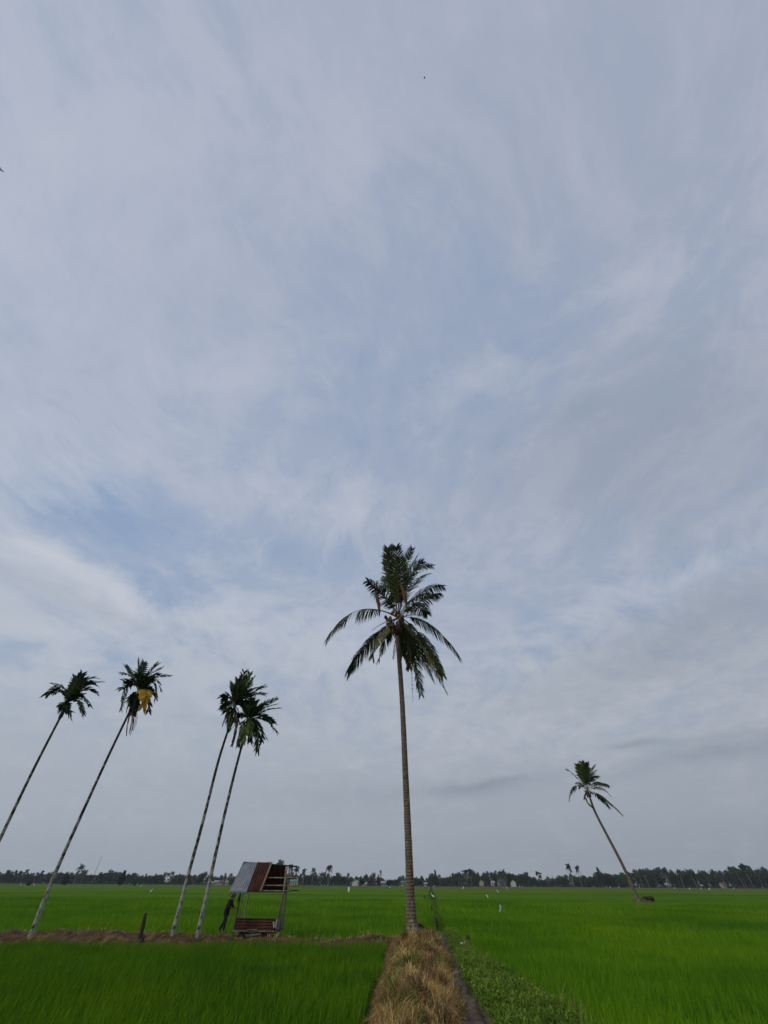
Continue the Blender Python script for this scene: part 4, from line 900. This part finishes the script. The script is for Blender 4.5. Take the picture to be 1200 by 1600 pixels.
log(G(778, 1534, .40), G(806, 1540, .42), .030, 'black charred branch lying on top of the green weeds', bow=.05)
log(P(647, 1449, 26.9), P(663, 1452, 26.9), .10, 'short dark log resting on the bank right beside the tall palm base', 'log', bow=.08)
log(G(704, 1492, .12), G(716, 1494, .1), .05, 'pale dead stick lying across the far end of the muddy path', 'stick')
# posts along the drain
for i, (bx, by, tx, ty_, r, lb) in enumerate([(683, 1446, 682, 1434, .075, 'thick dark stake by the drain, nearest of the row running to the trees'), (679, 1437, 678.5, 1432, .06, 'very short dark stake in the drain row, just beyond the nearest stake'), (675.5, 1424, 674.5, 1415, .09, 'dark stake half way along the drain row'), (663.5, 1404, 663, 1399, .15, 'squat dark stake left of the drain row, near the white egret')]):
    c = G(bx, by, .3); stake('stake', c, P(tx, ty_, c[1]), r, M['wood_dark'], lb, 'stake', 'dark stakes along the drain', -.3)
# scare flags
def flag(base, top, strip, mat, label, w_=.12, length=.6, tilt=(0, 0), group='plastic bird scaring strips on sticks', stick=.02):
    b = np.array(base); e_ = empty('scare_flag', tuple(b), label, 'flag', group); d = np.array(top) - b
    mb = MB(); mb.tube([np.array([0, 0, -.3]), d * .5, d], [stick, stick * .9, stick * .8], 6); mb.build('stick', M['wood'], e_)
    mb = MB(); g = []
    for i in range(7):
        t = i / 6; ce = d * (1 - t * length) + np.array([.03 * math.sin(t * 5), -.03, 0]); g.append([ce - np.array([w_ / 2, .02 * math.sin(t * 7), 0]), ce + np.array([0, -.03, 0]), ce + np.array([w_ / 2, .02 * math.cos(t * 6), 0])])
    mb.sheet(g, .004); mb.build('strip', mat, e_)
def sflag(bx, by, tx, ty_, mat, label, w_=.12, length=.6, st=.02, z=.35):
    c = G(bx, by, z); flag(c, P(tx, ty_, c[1]), None, mat, label, w_, length, stick=st)
sflag(784, 1438, 781, 1414, M['blue_plastic'], 'pale blue plastic strip on a stick, nearest flag in the right paddy', .12, .45, .014)
sflag(763, 1403, 759.5, 1397.5, M['white_plastic'], 'white plastic strip slanting in the right paddy, lower of the slanting pair', .17, 1.0, .02)
sflag(780, 1396, 775.5, 1390.5, M['white_plastic'], 'white plastic strip slanting in the right paddy, upper of the slanting pair', .19, 1.0, .02)
sflag(793, 1390, 791.5, 1385.5, M['white_plastic'], 'small white plastic strip near the far edge, right of the slanting pair', .26, 1.0, .02)
sflag(545, 1394.3, 545, 1386, M['white_plastic'], 'wide white plastic sheet upright in the paddy between hut and tall palm', .55, .95, .05)
sflag(670.5, 1393.5, 670, 1386, M['blue_plastic'], 'dark stick with a faded pale strip at the far end of the drain', .3, .6, .2)

# white plastic scraps beside the stump
for i, (px_, py_, lb) in enumerate([(721, 1474, 'white plastic scrap lying in weeds left of the grey stump, lower piece'), (725.5, 1473, 'white plastic scrap lying in weeds touching the grey stump')]):
    mb = MB(); g = [[np.array([(j - 1.5) * .03, (k - 1.5) * .03 * .6, .03 * math.sin(j * 2 + k)]) for j in range(4)] for k in range(4)]; mb.sheet(g, .004); o = mb.build('plastic_scrap', M['white_plastic']); o.location = tuple(G(px_, py_, .45)); o.rotation_euler = (.9, 0, i); tag(o, lb, 'litter', 'white plastic scraps in the weeds')

# dirt mound by the leaning palm
mc = G(1008, 1412, .2); mo = empty('dirt_mound', tuple(mc), 'brown dirt mound with a dark root clump at the foot of the leaning palm', 'dirt mound')
xx, yy = np.meshgrid(np.linspace(-2.6, 2.6, 40), np.linspace(-1.8, 1.8, 30)); rr_ = np.sqrt((xx / 2.4) ** 2 + (yy / 1.6) ** 2)
zz = .55 * np.clip(1 - rr_ ** 2, -.5, 1) + .35 * fbm(xx * 1.7 + 5, yy * 1.7, 4, 51) * (rr_ < 1.1)
mb = MB(); mb.sheet(np.stack([xx, yy, zz], -1)); mb.build('earth', M['earth'], mo)
mb = MB(); 
for i in range(26):
    a = random.uniform(0, 2 * PI); p = np.array([.75 + random.gauss(0, .3), random.gauss(-.1, .25), .45]); q = p + np.array([math.cos(a) * .5, math.sin(a) * .4, random.uniform(-.1, .35)]); mb.tube([p, (p + q) / 2 + np.array([0, 0, .12]), q], [.16, .12, .03], 5, jit=.3)
mb.ball((.8, -.1, .45), .8, .55, .30, 12, 8); mb.build('root_clump', M['soil'], mo)

# ------------------------------------------------------------------ egrets and flying birds
def make_egret():
    e_ = empty('egret', (0, 0, 0), 'x', 'bird', 'white egrets standing in the fields')
    bj = [(0, 0, .52, .10), (.16, 0, .60, .085), (-.16, 0, .47, .06), (-.30, 0, .42, .025), (.24, 0, .72, .035), (.20, 0, .82, .026), (.26, 0, .91, .026), (.33, 0, .93, .034)]
    skinned('body', bj, [(0, 1), (0, 2), (2, 3), (1, 4), (4, 5), (5, 6), (6, 7)], M['feather'], e_, 1)
    mb = MB(); mb.tube([(.35, 0, .93), (.50, 0, .905)], [.016, .003], 6); mb.build('beak', M['beak'], e_)
    for sg in (-1, 1):
        mb = MB(); mb.tube([(.02, .04 * sg, .46), (.0, .045 * sg, .24), (.03, .045 * sg, .0)], [.016, .012, .010], 5); mb.build('leg', M['leg_dark'], e_)
    return e_
eg0 = make_egret()
EG = [(677, 1407, 1.0, 'white egret in the paddy just right of the drain stakes, nearest the tall palm'), (234, 1397.5, 1.0, 'white egret in the left paddy between the two left palm trunks, nearest one'), (219.5, 1387.5, 1.2, 'white egret beside a smaller one near the far left field edge'), (30, 1385.5, 1.5, 'left one of two white egrets at the far edge, by the left frame side'), (51.5, 1385.5, 1.5, 'right one of two white egrets left of the second palm trunk')]
FAR = [(9, 1381), (58, 1381), (67, 1382), (201, 1382.5), (214, 1382.5), (609, 1390), (612, 1387), (625, 1386.5), (678, 1387.5), (724, 1392), (948, 1389.5), (968, 1390), (954, 1389), (1079, 1392.5), (1097, 1392.5), (1110, 1393.5), (1148, 1391), (1193, 1389), (502, 1385.5), (512, 1386), (507, 1385), (1055, 1391), (1000, 1388.5), (812, 1387.5), (816, 1387), (836, 1387)]
first = True
for px_, py_, sc_, lb in EG + [(a, b, 1.5, 'far white egret, a tiny pale speck along the far field edge') for a, b in FAR]:
    o = eg0 if first else copy_tree(eg0); first = False
    c = G(px_, py_, .15); o.location = (c[0], c[1], .15); o.rotation_euler = (0, 0, random.uniform(0, 2 * PI)); o.scale = (sc_,) * 3; o['label'] = lb
def swallow(px_, py_, Y, ang, sc_, label):
    d = nrm(ray(px_, py_)); p = CAM + d * Y; e_ = empty('flying_bird', tuple(p), label, 'bird', 'dark birds in flight')
    mb = MB(); mb.tube([(-.13, 0, 0), (-.07, 0, 0), (0, 0, .0), (.07, 0, .005), (.10, 0, .01)], [.006, .02, .032, .024, .006], 8); mb.build('body', M['bird_dark'], e_)
    for sg in (-1, 1):
        mb = MB(); mb.sheet([[np.array([.06, .02 * sg, .01]), np.array([.07, .12 * sg, .05]), np.array([.0, .24 * sg, .05]), np.array([-.09, .34 * sg, .02])], [np.array([-.05, .02 * sg, .01]), np.array([-.02, .12 * sg, .045]), np.array([-.05, .22 * sg, .045]), np.array([-.10, .33 * sg, .02])]], .006); mb.build('wing', M['bird_dark'], e_)
        mb = MB(); mb.sheet([[np.array([-.10, .0, 0]), np.array([-.10, .02 * sg, 0])], [np.array([-.24, .06 * sg, 0]), np.array([-.23, .07 * sg, 0])]], .004); mb.build('tail', M['bird_dark'], e_)
    e_.rotation_euler = ang; e_.scale = (sc_,) * 3
swallow(663.5, 122, 34, (math.radians(80), math.radians(15), math.radians(8)), .5, 'tiny dark bird gliding high overhead near the top of the sky')
swallow(1, 265, 34, (math.radians(20), 0, math.radians(125)), .6, 'tiny dark bird cut by the left edge of the sky')

# ------------------------------------------------------------------ far tree line
def leaf_cloud(mb_list, centers, radii, n, size, flat=.5):
    """many small leaf-clump quads on and in ellipsoids; returns V,T(quads),r"""
    k = len(centers); wgt = np.array([r[0] * r[2] for r in radii]); wgt = wgt / wgt.sum(); ch = rng.choice(k, n, p=wgt)
    d = nrm(rng.normal(0, 1, (n, 3))); rad = rng.random(n) ** .45
    p = np.array(centers)[ch] + d * np.array(radii)[ch] * (rad * rng.uniform(.85, 1.12, n))[:, None]
    a = nrm(rng.normal(0, 1, (n, 3)) + d * .3); b = nrm(np.cross(a, rng.normal(0, 1, (n, 3)))); s_ = size * rng.uniform(.5, 1.3, n)
    a = a * s_[:, None]; b = b * (s_ * rng.uniform(.35, .8, n))[:, None]
    V = np.stack([p - a, p - b * .8, p + a, p + b], 1).reshape(-1, 3); T = np.arange(4 * n).reshape(n, 4)
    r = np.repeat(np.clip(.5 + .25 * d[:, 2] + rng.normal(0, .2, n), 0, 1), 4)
    return V, T, r
def proto_broad(name, crowns, n, size, mat, th=3.5, trunk_r=.22):
    e_ = empty(name, (0, 0, -500)); V, T, r = leaf_cloud(None, [c[:3] for c in crowns], [c[3:] for c in crowns], n, size)
    link('crown', fast_mesh('crown', V, T, r), mat, e_, False)
    mb = MB(); mb.tube([(0, 0, -.2), (.1, 0, th * .5), (.15, .05, th)], [trunk_r, trunk_r * .8, trunk_r * .5], 6)
    for c in crowns[:4]: mb.tube([(.12, .03, th * .8), (c[0] * .6, c[1] * .6, (c[2] + th) / 2), c[:3]], [trunk_r * .5, trunk_r * .35, .05], 5)
    mb.build('trunk', M['bark'], e_); return e_
def proto_palm(name, hgt, lean, nf, fl, mat, seed, droop=.9):
    random.seed(seed); e_ = empty(name, (0, 0, -500))
    top = np.array([lean, 0, hgt]); mb = MB(); mb.tube(bez((0, 0, -.2), (lean * .35, 0, hgt * .5), top, 8), np.linspace(.24, .13, 8), 6); mb.build('trunk', M['bark'], e_)
    mb = MB()
    for i in range(nf):
        a = 2.4 * i + random.uniform(-.3, .3); el = random.uniform(-.5, 1.35); l_ = fl * random.uniform(.75, 1.1)
        d = np.array([math.cos(a) * math.cos(el), math.sin(a) * math.cos(el), math.sin(el)]); mid = top + d * l_ * .55 + np.array([0, 0, .1]); tip = top + d * l_ + np.array([.4, 0, -droop * (1 - .4 * math.sin(el)) * l_ * .45])
        pts = bez(top, mid, tip, 8); tg = nrm(np.gradient(pts, axis=0)); sd_ = nrm(np.cross(tg, np.array([0, 0, 1.]) + .01))
        for k in range(1, 8):
            for sg in (-1, 1):
                for q in range(2):
                    p = pts[k] - tg[k] * .25 * q; ln = .85 * (1 - .5 * abs(k / 7 - .5)); u = p + sd_[k] * sg * ln * .65 + tg[k] * ln * .3 - np.array([0, 0, ln * .75])
                    mb.add([p - tg[k] * .12, p + tg[k] * .12, u + tg[k] * .05, u - tg[k] * .05], [[0, 1, 2, 3]])
    mb.build('crown', mat, e_, False); return e_
BR = [proto_broad('broadleaf_tree', [(0, 0, 6.2, 2.6, 2.6, 2.2), (1.8, .5, 5.0, 1.8, 1.8, 1.7), (-1.9, -.3, 5.2, 1.9, 1.8, 1.6), (.5, -1, 7.6, 1.5, 1.4, 1.4)], 420, .62, M['far_leaf']),
      proto_broad('broadleaf_tree', [(0, 0, 5.0, 3.2, 3.0, 2.6), (-1.2, 0, 7.2, 1.6, 1.6, 1.6), (1.6, 0, 6.6, 1.5, 1.5, 1.2), (0, 0, 3.0, 2.6, 2.6, 1.6)], 460, .6, M['far_leaf']),
      proto_broad('broadleaf_tree', [(0, 0, 4.6, 2.2, 2.2, 3.0), (.6, 0, 7.6, 1.3, 1.2, 1.7), (-.5, 0, 6.2, 1.5, 1.4, 1.6)], 380, .58, M['far_leaf']),
      proto_broad('broadleaf_tree', [(0, 0, 5.6, 3.4, 3.0, 1.5), (2.2, 0, 6.6, 1.8, 1.5, .9), (-2.3, 0, 6.2, 1.8, 1.6, .9), (0, 0, 3.4, 2.2, 2.2, 1.8)], 430, .6, M['far_leaf'])]
PL = [proto_palm('palm_tree', 9.0, 1.2, 18, 3.0, M['far_palm'], 1), proto_palm('palm_tree', 9.0, -1.4, 16, 2.8, M['far_palm'], 2), proto_palm('palm_tree', 9.0, .4, 20, 2.7, M['far_palm'], 3), proto_palm('palm_tree', 9.0, -2.4, 17, 2.9, M['far_palm'], 4, .7)]
random.seed(99)
used = set()
def place(pr, px_, top, D, label, group, wid=1.0, rot=None, zbase=0.0, hl=None):
    c = P(px_, 1383, D); zt = P(px_, top, D)[2]; ref = hl or 9.0
    s_ = max(.15, (zt - zbase) / ref)
    if pr.name in used: o = copy_tree(pr)
    else: o = pr; used.add(pr.name)
    o.location = (c[0], c[1], zbase); o.scale = (s_ * wid, s_ * wid, s_); o.rotation_euler = (0, 0, random.uniform(0, 6.28) if rot is None else rot)
    return tag(o, label, 'palm tree' if 'palm' in pr.name else 'tree', group)
SILX = [0, 15, 40, 60, 82, 100, 125, 140, 155, 170, 205, 225, 250, 265, 290, 320, 335, 355, 372, 400, 450, 480, 500, 540, 560, 577, 592, 605, 620, 650, 665, 680, 692, 705, 720, 735, 750, 765, 785, 810, 830, 850, 870, 890, 905, 930, 942, 955, 970, 985, 1000, 1025, 1050, 1065, 1100, 1130, 1145, 1160, 1175, 1190, 1215]
SILY = [1361, 1360, 1361, 1362, 1360, 1362, 1360, 1366, 1361, 1360, 1364, 1366, 1365, 1362, 1365, 1362, 1368, 1365, 1367, 1366, 1362, 1364, 1362, 1366, 1369, 1363, 1367, 1372, 1370, 1367, 1368, 1364, 1370, 1366, 1362, 1360, 1364, 1360, 1362, 1362, 1365, 1371, 1367, 1364, 1366, 1367, 1360, 1364, 1365, 1362, 1358, 1356, 1358, 1358, 1357, 1361, 1357, 1353, 1352, 1356, 1356]
sil = lambda x: float(np.interp(x, SILX, SILY))
x = -40.0
while x < 1240:
    D = random.uniform(505, 540)
    if random.random() < .86: place(random.choice(BR), x, sil(x) + random.uniform(-1.5, 5), D, 'dark leafy tree packed among others in the far tree line', 'leafy trees of the far tree line', random.uniform(.8, 1.3), hl=8.6)
    else: place(random.choice(PL), x, sil(x) + random.uniform(-3, 3), D - 8, 'small coconut palm standing among the leafy trees of the far tree line', 'coconut palms of the far tree line', random.uniform(.8, 1.1), random.choice([0, PI]) + random.gauss(0, .4), hl=10.5)
    x += random.uniform(4.8, 8.5)
x = 690.0
while x < 1235:      # palms with pale trunks in front of the right-hand wood
    place(random.choice(PL), x, sil(x) + random.uniform(0, 7), random.uniform(490, 503), 'thin pale-trunked coconut palm along the front edge of the right-hand wood', 'pale-trunked palms before the right-hand wood', random.uniform(.75, 1.0), PI * (random.random() < .7) + random.gauss(0, .5), hl=10.5)
    x += random.uniform(14, 30)
SP = [(PL[2], 513, 1350, 400, 'tall shaggy coconut palm rising above the tree line right of the hut', 1.1), (PL[0], 430, 1341, 430, 'coconut palm whose crown shows just above the hut ridge', .9), (PL[1], 413.5, 1346, 440, 'small reddish-dark palm top left of the one above the hut ridge', .7), (PL[2], 452, 1349, 430, 'palm directly behind the hut right-hand roof poles', .9),
      (PL[0], 462, 1352, 430, 'coconut palm just right of the hut ridge pole tip', .95), (PL[2], 472, 1356, 430, 'shorter palm third from the hut, left of the spiky one', .9), (PL[1], 487, 1355, 430, 'spiky coconut palm half way between the hut and the tall shaggy palm', .95),
      (PL[2], 897, 1348, 420, 'taller of two bare-trunked palms left of the leaning palm, before the wood', .75), (PL[2], 909, 1351, 420, 'shorter of two bare-trunked palms left of the leaning palm, before the wood', .75), (PL[3], 113, 1349, 420, 'windblown palm sticking out above the trees right of the second palm trunk', .9),
      (PL[2], 595, 1358.5, 500, 'tiny lollipop palm on a thin trunk above the trees left of the tall palm', .5)]
for pr, px_, top, D, lb, wd in SP: place(pr, px_, top, D, lb, None, wd, hl=11.0)
BUSH = proto_broad('bushy_tree', [(0, 0, 4.2, 3.0, 2.8, 3.4), (1.3, 0, 7.0, 1.3, 1.2, 2.0), (-.8, 0, 7.4, 1.2, 1.2, 1.9), (-2.2, 0, 2.4, 1.6, 1.6, 2.0), (2.4, 0, 5.4, 1.0, 1.0, 2.0)], 700, .55, M['far_dark'], 2)
SMALL = proto_broad('small_tree', [(0, 0, 6.2, 3.6, 3.4, 2.4), (2.2, 0, 5.4, 2.0, 2.0, 1.6), (-2.2, 0, 5.6, 2.0, 2.0, 1.6)], 420, .75, M['far_dark'], 5, .5)
for px_, top, D, lb, wd in [(187, 1360, 330, 'dark bushy tree standing apart before the left tree line', 1.15), (98, 1368, 330, 'dark green bush right of the second palm trunk at the field edge', 1.5), (44, 1377, 300, 'low dark bush alone at the field edge, far left', 2.0), (608, 1374, 400, 'dark round bush beside the far pale house left of the tall palm', 1.6), (210, 1379, 330, 'tiny dark shrub right of the dark bushy tree', 1.2)]: place(BUSH, px_, top, D, lb, None, wd, hl=9.0)
place(SMALL, 565.5, 1374.5, 330, 'small round-crowned dark tree on a short trunk left of the tall palm', None, 1.3, hl=8.4)
CONE = proto_broad('conical_tree', [(0, 0, 4.4, 3.0, 2.8, 3.4), (0, 0, 8.0, 1.4, 1.3, 2.2), (.3, 0, 10.2, .9, .9, 1.4)], 560, .55, M['far_dark'], 3)
place(CONE, 942, 1354.5, 485, 'dark tree with a cone-like top above the wood, left of the leaning palm', None, .9, hl=11.4)
place(CONE, 681, 1358.5, 490, 'dark pointed tree above the wood just right of the tall palm', None, .8, hl=11.4)
UMB = proto_broad('umbrella_tree', [(0, 0, 9.6, 3.4, 2.6, .6), (-3.8, 0, 9.3, 1.9, 1.6, .4), (3.2, 0, 9.0, 1.5, 1.5, 1.1), (2.8, 0, 10.2, 1.4, 1.2, .9)], 420, .5, M['far_dark'], 8)
place(UMB, 732, 1357, 480, 'flat-topped umbrella tree above the wood right of the tall palm', None, .85, 0, hl=11.0)
place(UMB, 845, 1361, 490, 'sparse flat-topped tree above a dip in the wood', None, .75, 2, hl=11.0)
place(UMB, 1176, 1349, 485, 'broad dome-topped tree above the wood at the right edge', None, 1.0, 1, hl=11.0)
# the mass of the wood behind and the scrub at its foot: nobody could count it
Vs, Ts, Rs, o_ = [], [], [], 0
for i in range(420):
    x = random.uniform(-50, 1250); D = random.uniform(520, 560); c = P(x, 1383, D); zt = max(2.5, P(x, sil(x) + random.uniform(1, 6), D)[2])
    V, T, r = leaf_cloud(None, [(c[0], c[1], zt * .45)], [(random.uniform(4, 7), 4, zt * .55)], 190, .95)
    Vs.append(V); Ts.append(T + o_); Rs.append(r); o_ += len(V)
for i in range(380):
    x = random.uniform(-50, 1250); D = random.uniform(494, 512); c = P(x, 1383, D); zt = random.uniform(1.0, 2.6)
    V, T, r = leaf_cloud(None, [(c[0], c[1], zt * .4)], [(random.uniform(3, 6), 2, zt * .6)], 46, .55)
    Vs.append(V); Ts.append(T + o_); Rs.append(r); o_ += len(V)
tag(link('distant_wood', fast_mesh('distant_wood', np.concatenate(Vs), np.concatenate(Ts), np.concatenate(Rs)), M['far_leaf'], None, False), 'dense dark mass of the distant wood closing the fields along the horizon', 'wood', None, 'stuff')

# ------------------------------------------------------------------ far houses, mast
def house(px_, D, w_, h_, dp, roof_h, wall, roof, label, wins=2, rot=0.0):
    D = max(D, 486); w_, h_, roof_h = w_ * .8, h_ * .7, roof_h * .75
    c = P(px_, 1383, D); e_ = empty('house', (c[0], c[1], 0), label, 'house', None); e_.rotation_euler = (0, 0, rot)
    mb = MB(); mb.box((0, 0, h_ / 2), (w_ / 2, 0, 0), (0, dp / 2, 0), (0, 0, h_ / 2)); mb.add([(-w_ / 2, -dp / 2, h_), (-w_ / 2, dp / 2, h_), (-w_ / 2, 0, h_ + roof_h)], [[0, 1, 2]]); mb.add([(w_ / 2, -dp / 2, h_), (w_ / 2, dp / 2, h_), (w_ / 2, 0, h_ + roof_h)], [[0, 2, 1]])
    mb.build('wall', M[wall], e_, False)
    ov = .5; mb = MB()
    for sg in (-1, 1):
        k = roof_h / (dp / 2); mb.sheet([[np.array([-w_ / 2 - ov, sg * (dp / 2 + ov), h_ - ov * k + .05]), np.array([w_ / 2 + ov, sg * (dp / 2 + ov), h_ - ov * k + .05])], [np.array([-w_ / 2 - ov, 0, h_ + roof_h + .05]), np.array([w_ / 2 + ov, 0, h_ + roof_h + .05])]], .1 * sg)
    mb.build('roof', M[roof], e_, False)
    for i in range(wins):
        xw = -w_ / 2 + w_ * (i + .5) / (wins + 1); mb = MB(); mb.box((xw, -dp / 2 - .02, h_ * .55), (w_ * .09, 0, 0), (0, .04, 0), (0, 0, h_ * .2)); mb.build('window', M['window_dark'], e_, False)
    mb = MB(); mb.box((w_ * .33, -dp / 2 - .02, h_ * .38), (.5, 0, 0), (0, .04, 0), (0, 0, h_ * .36)); mb.build('door', M['roof_brown'], e_, False)
house(331, 470, 4.5, 2.6, 4, .9, 'wall_white', 'roof_grey', 'small white house, first left of the cream houses by the hut')
house(339, 468, 7, 3.2, 5, 1.4, 'wall_white', 'roof_grey', 'white house with a low grey roof next to the cream one', 2, .2)
house(345.5, 460, 4.4, 3.6, 5, 1.3, 'wall_cream', 'roof_brown', 'cream house, middle one of the cluster left of the hut', 1)
house(354, 465, 2.6, 3.6, 4, .8, 'wall_white', 'roof_grey', 'narrow white house just left of the hut roof', 1)
house(459, 440, 8, 4.4, 8, 2.6, 'wall_white', 'roof_teal', 'white house with a teal roof seen behind the hut poles', 2)
house(556, 480, 6, 4, 6, 1.8, 'wall_white', 'roof_grey', 'white gabled house left of the small round tree', 1, 1.2)
house(569, 485, 6, 2.4, 5, 1.0, 'wall_white', 'roof_grey', 'low white house right of the small round tree')
house(602, 480, 10, 3.4, 6, 1.4, 'wall_cream', 'roof_grey', 'long cream house beside the dark bush left of the tall palm', 3)
house(630, 480, 5, 4.2, 5, 1.0, 'wall_cream', 'roof_teal', 'pale two-storey house seen just left of the tall palm trunk', 2)
house(665, 490, 3.5, 3.0, 4, 1.0, 'wall_cream', 'roof_grey', 'small cream house right of the tall palm trunk', 1)
house(752.5, 500, 3.4, 5.2, 4, 2.2, 'wall_cream', 'roof_brown', 'narrow cream house with a tall gable under the right-hand wood', 1, 1.4)
house(770.5, 500, 3.6, 4.4, 4, 1.6, 'wall_white', 'roof_grey', 'small white house right of the narrow gabled one', 1)
house(784, 500, 8, 4.4, 7, 3.0, 'wall_cream', 'roof_dark', 'dark-roofed house under the wood behind the slanting strips', 2)
house(802.5, 495, 4.4, 5, 5, 2.2, 'wall_white', 'roof_brown', 'white gabled house right of the dark-roofed house', 1, 1.3)
house(1130, 500, 5, 4.4, 5, 1.6, 'wall_cream', 'roof_brown', 'pale house half hidden in the wood towards the right edge', 1)
c = P(152.5, 1383, 600); t_ = P(159, 1339, 600)
mb = MB(); mb.tube([(0, 0, 0), np.array([0, 0, (t_ - c)[2]])], [.30, .14], 6)
for k in range(12): mb.tube([(-.5, 0, k * 2.0), (.5, 0, k * 2.0 + 1)], [.08, .08], 4)
o = mb.build('radio_mast', M['mast']); o.location = (t_[0], 600, 0); tag(o, 'thin tall radio mast above the left tree line', 'mast')
for pr in BR + PL + [BUSH, SMALL, CONE, UMB]:
    if pr.name not in used:
        for ch in list(pr.children): bpy.data.objects.remove(ch)
        bpy.data.objects.remove(pr)

# ------------------------------------------------------------------ haze
mb = MB(); mb.box((0, 300, 25.0), (900, 0, 0), (0, 420, 0), (0, 0, 26.5)); hz_o = mb.build('haze', None, None, False)
mt, nt_, N, L2 = newmat('haze'); pv = nt_.nodes.new('ShaderNodeVolumePrincipled'); pv.inputs['Color'].default_value = (.80, .86, .95, 1); pv.inputs['Density'].default_value = .00015; pv.inputs['Anisotropy'].default_value = .2
L2(pv.outputs[0], nt_.nodes.new('ShaderNodeOutputMaterial').inputs['Volume']); hz_o.data.materials.clear(); hz_o.data.materials.append(mt); tag(hz_o, kind='stuff')
S.cycles.volume_bounces = 0
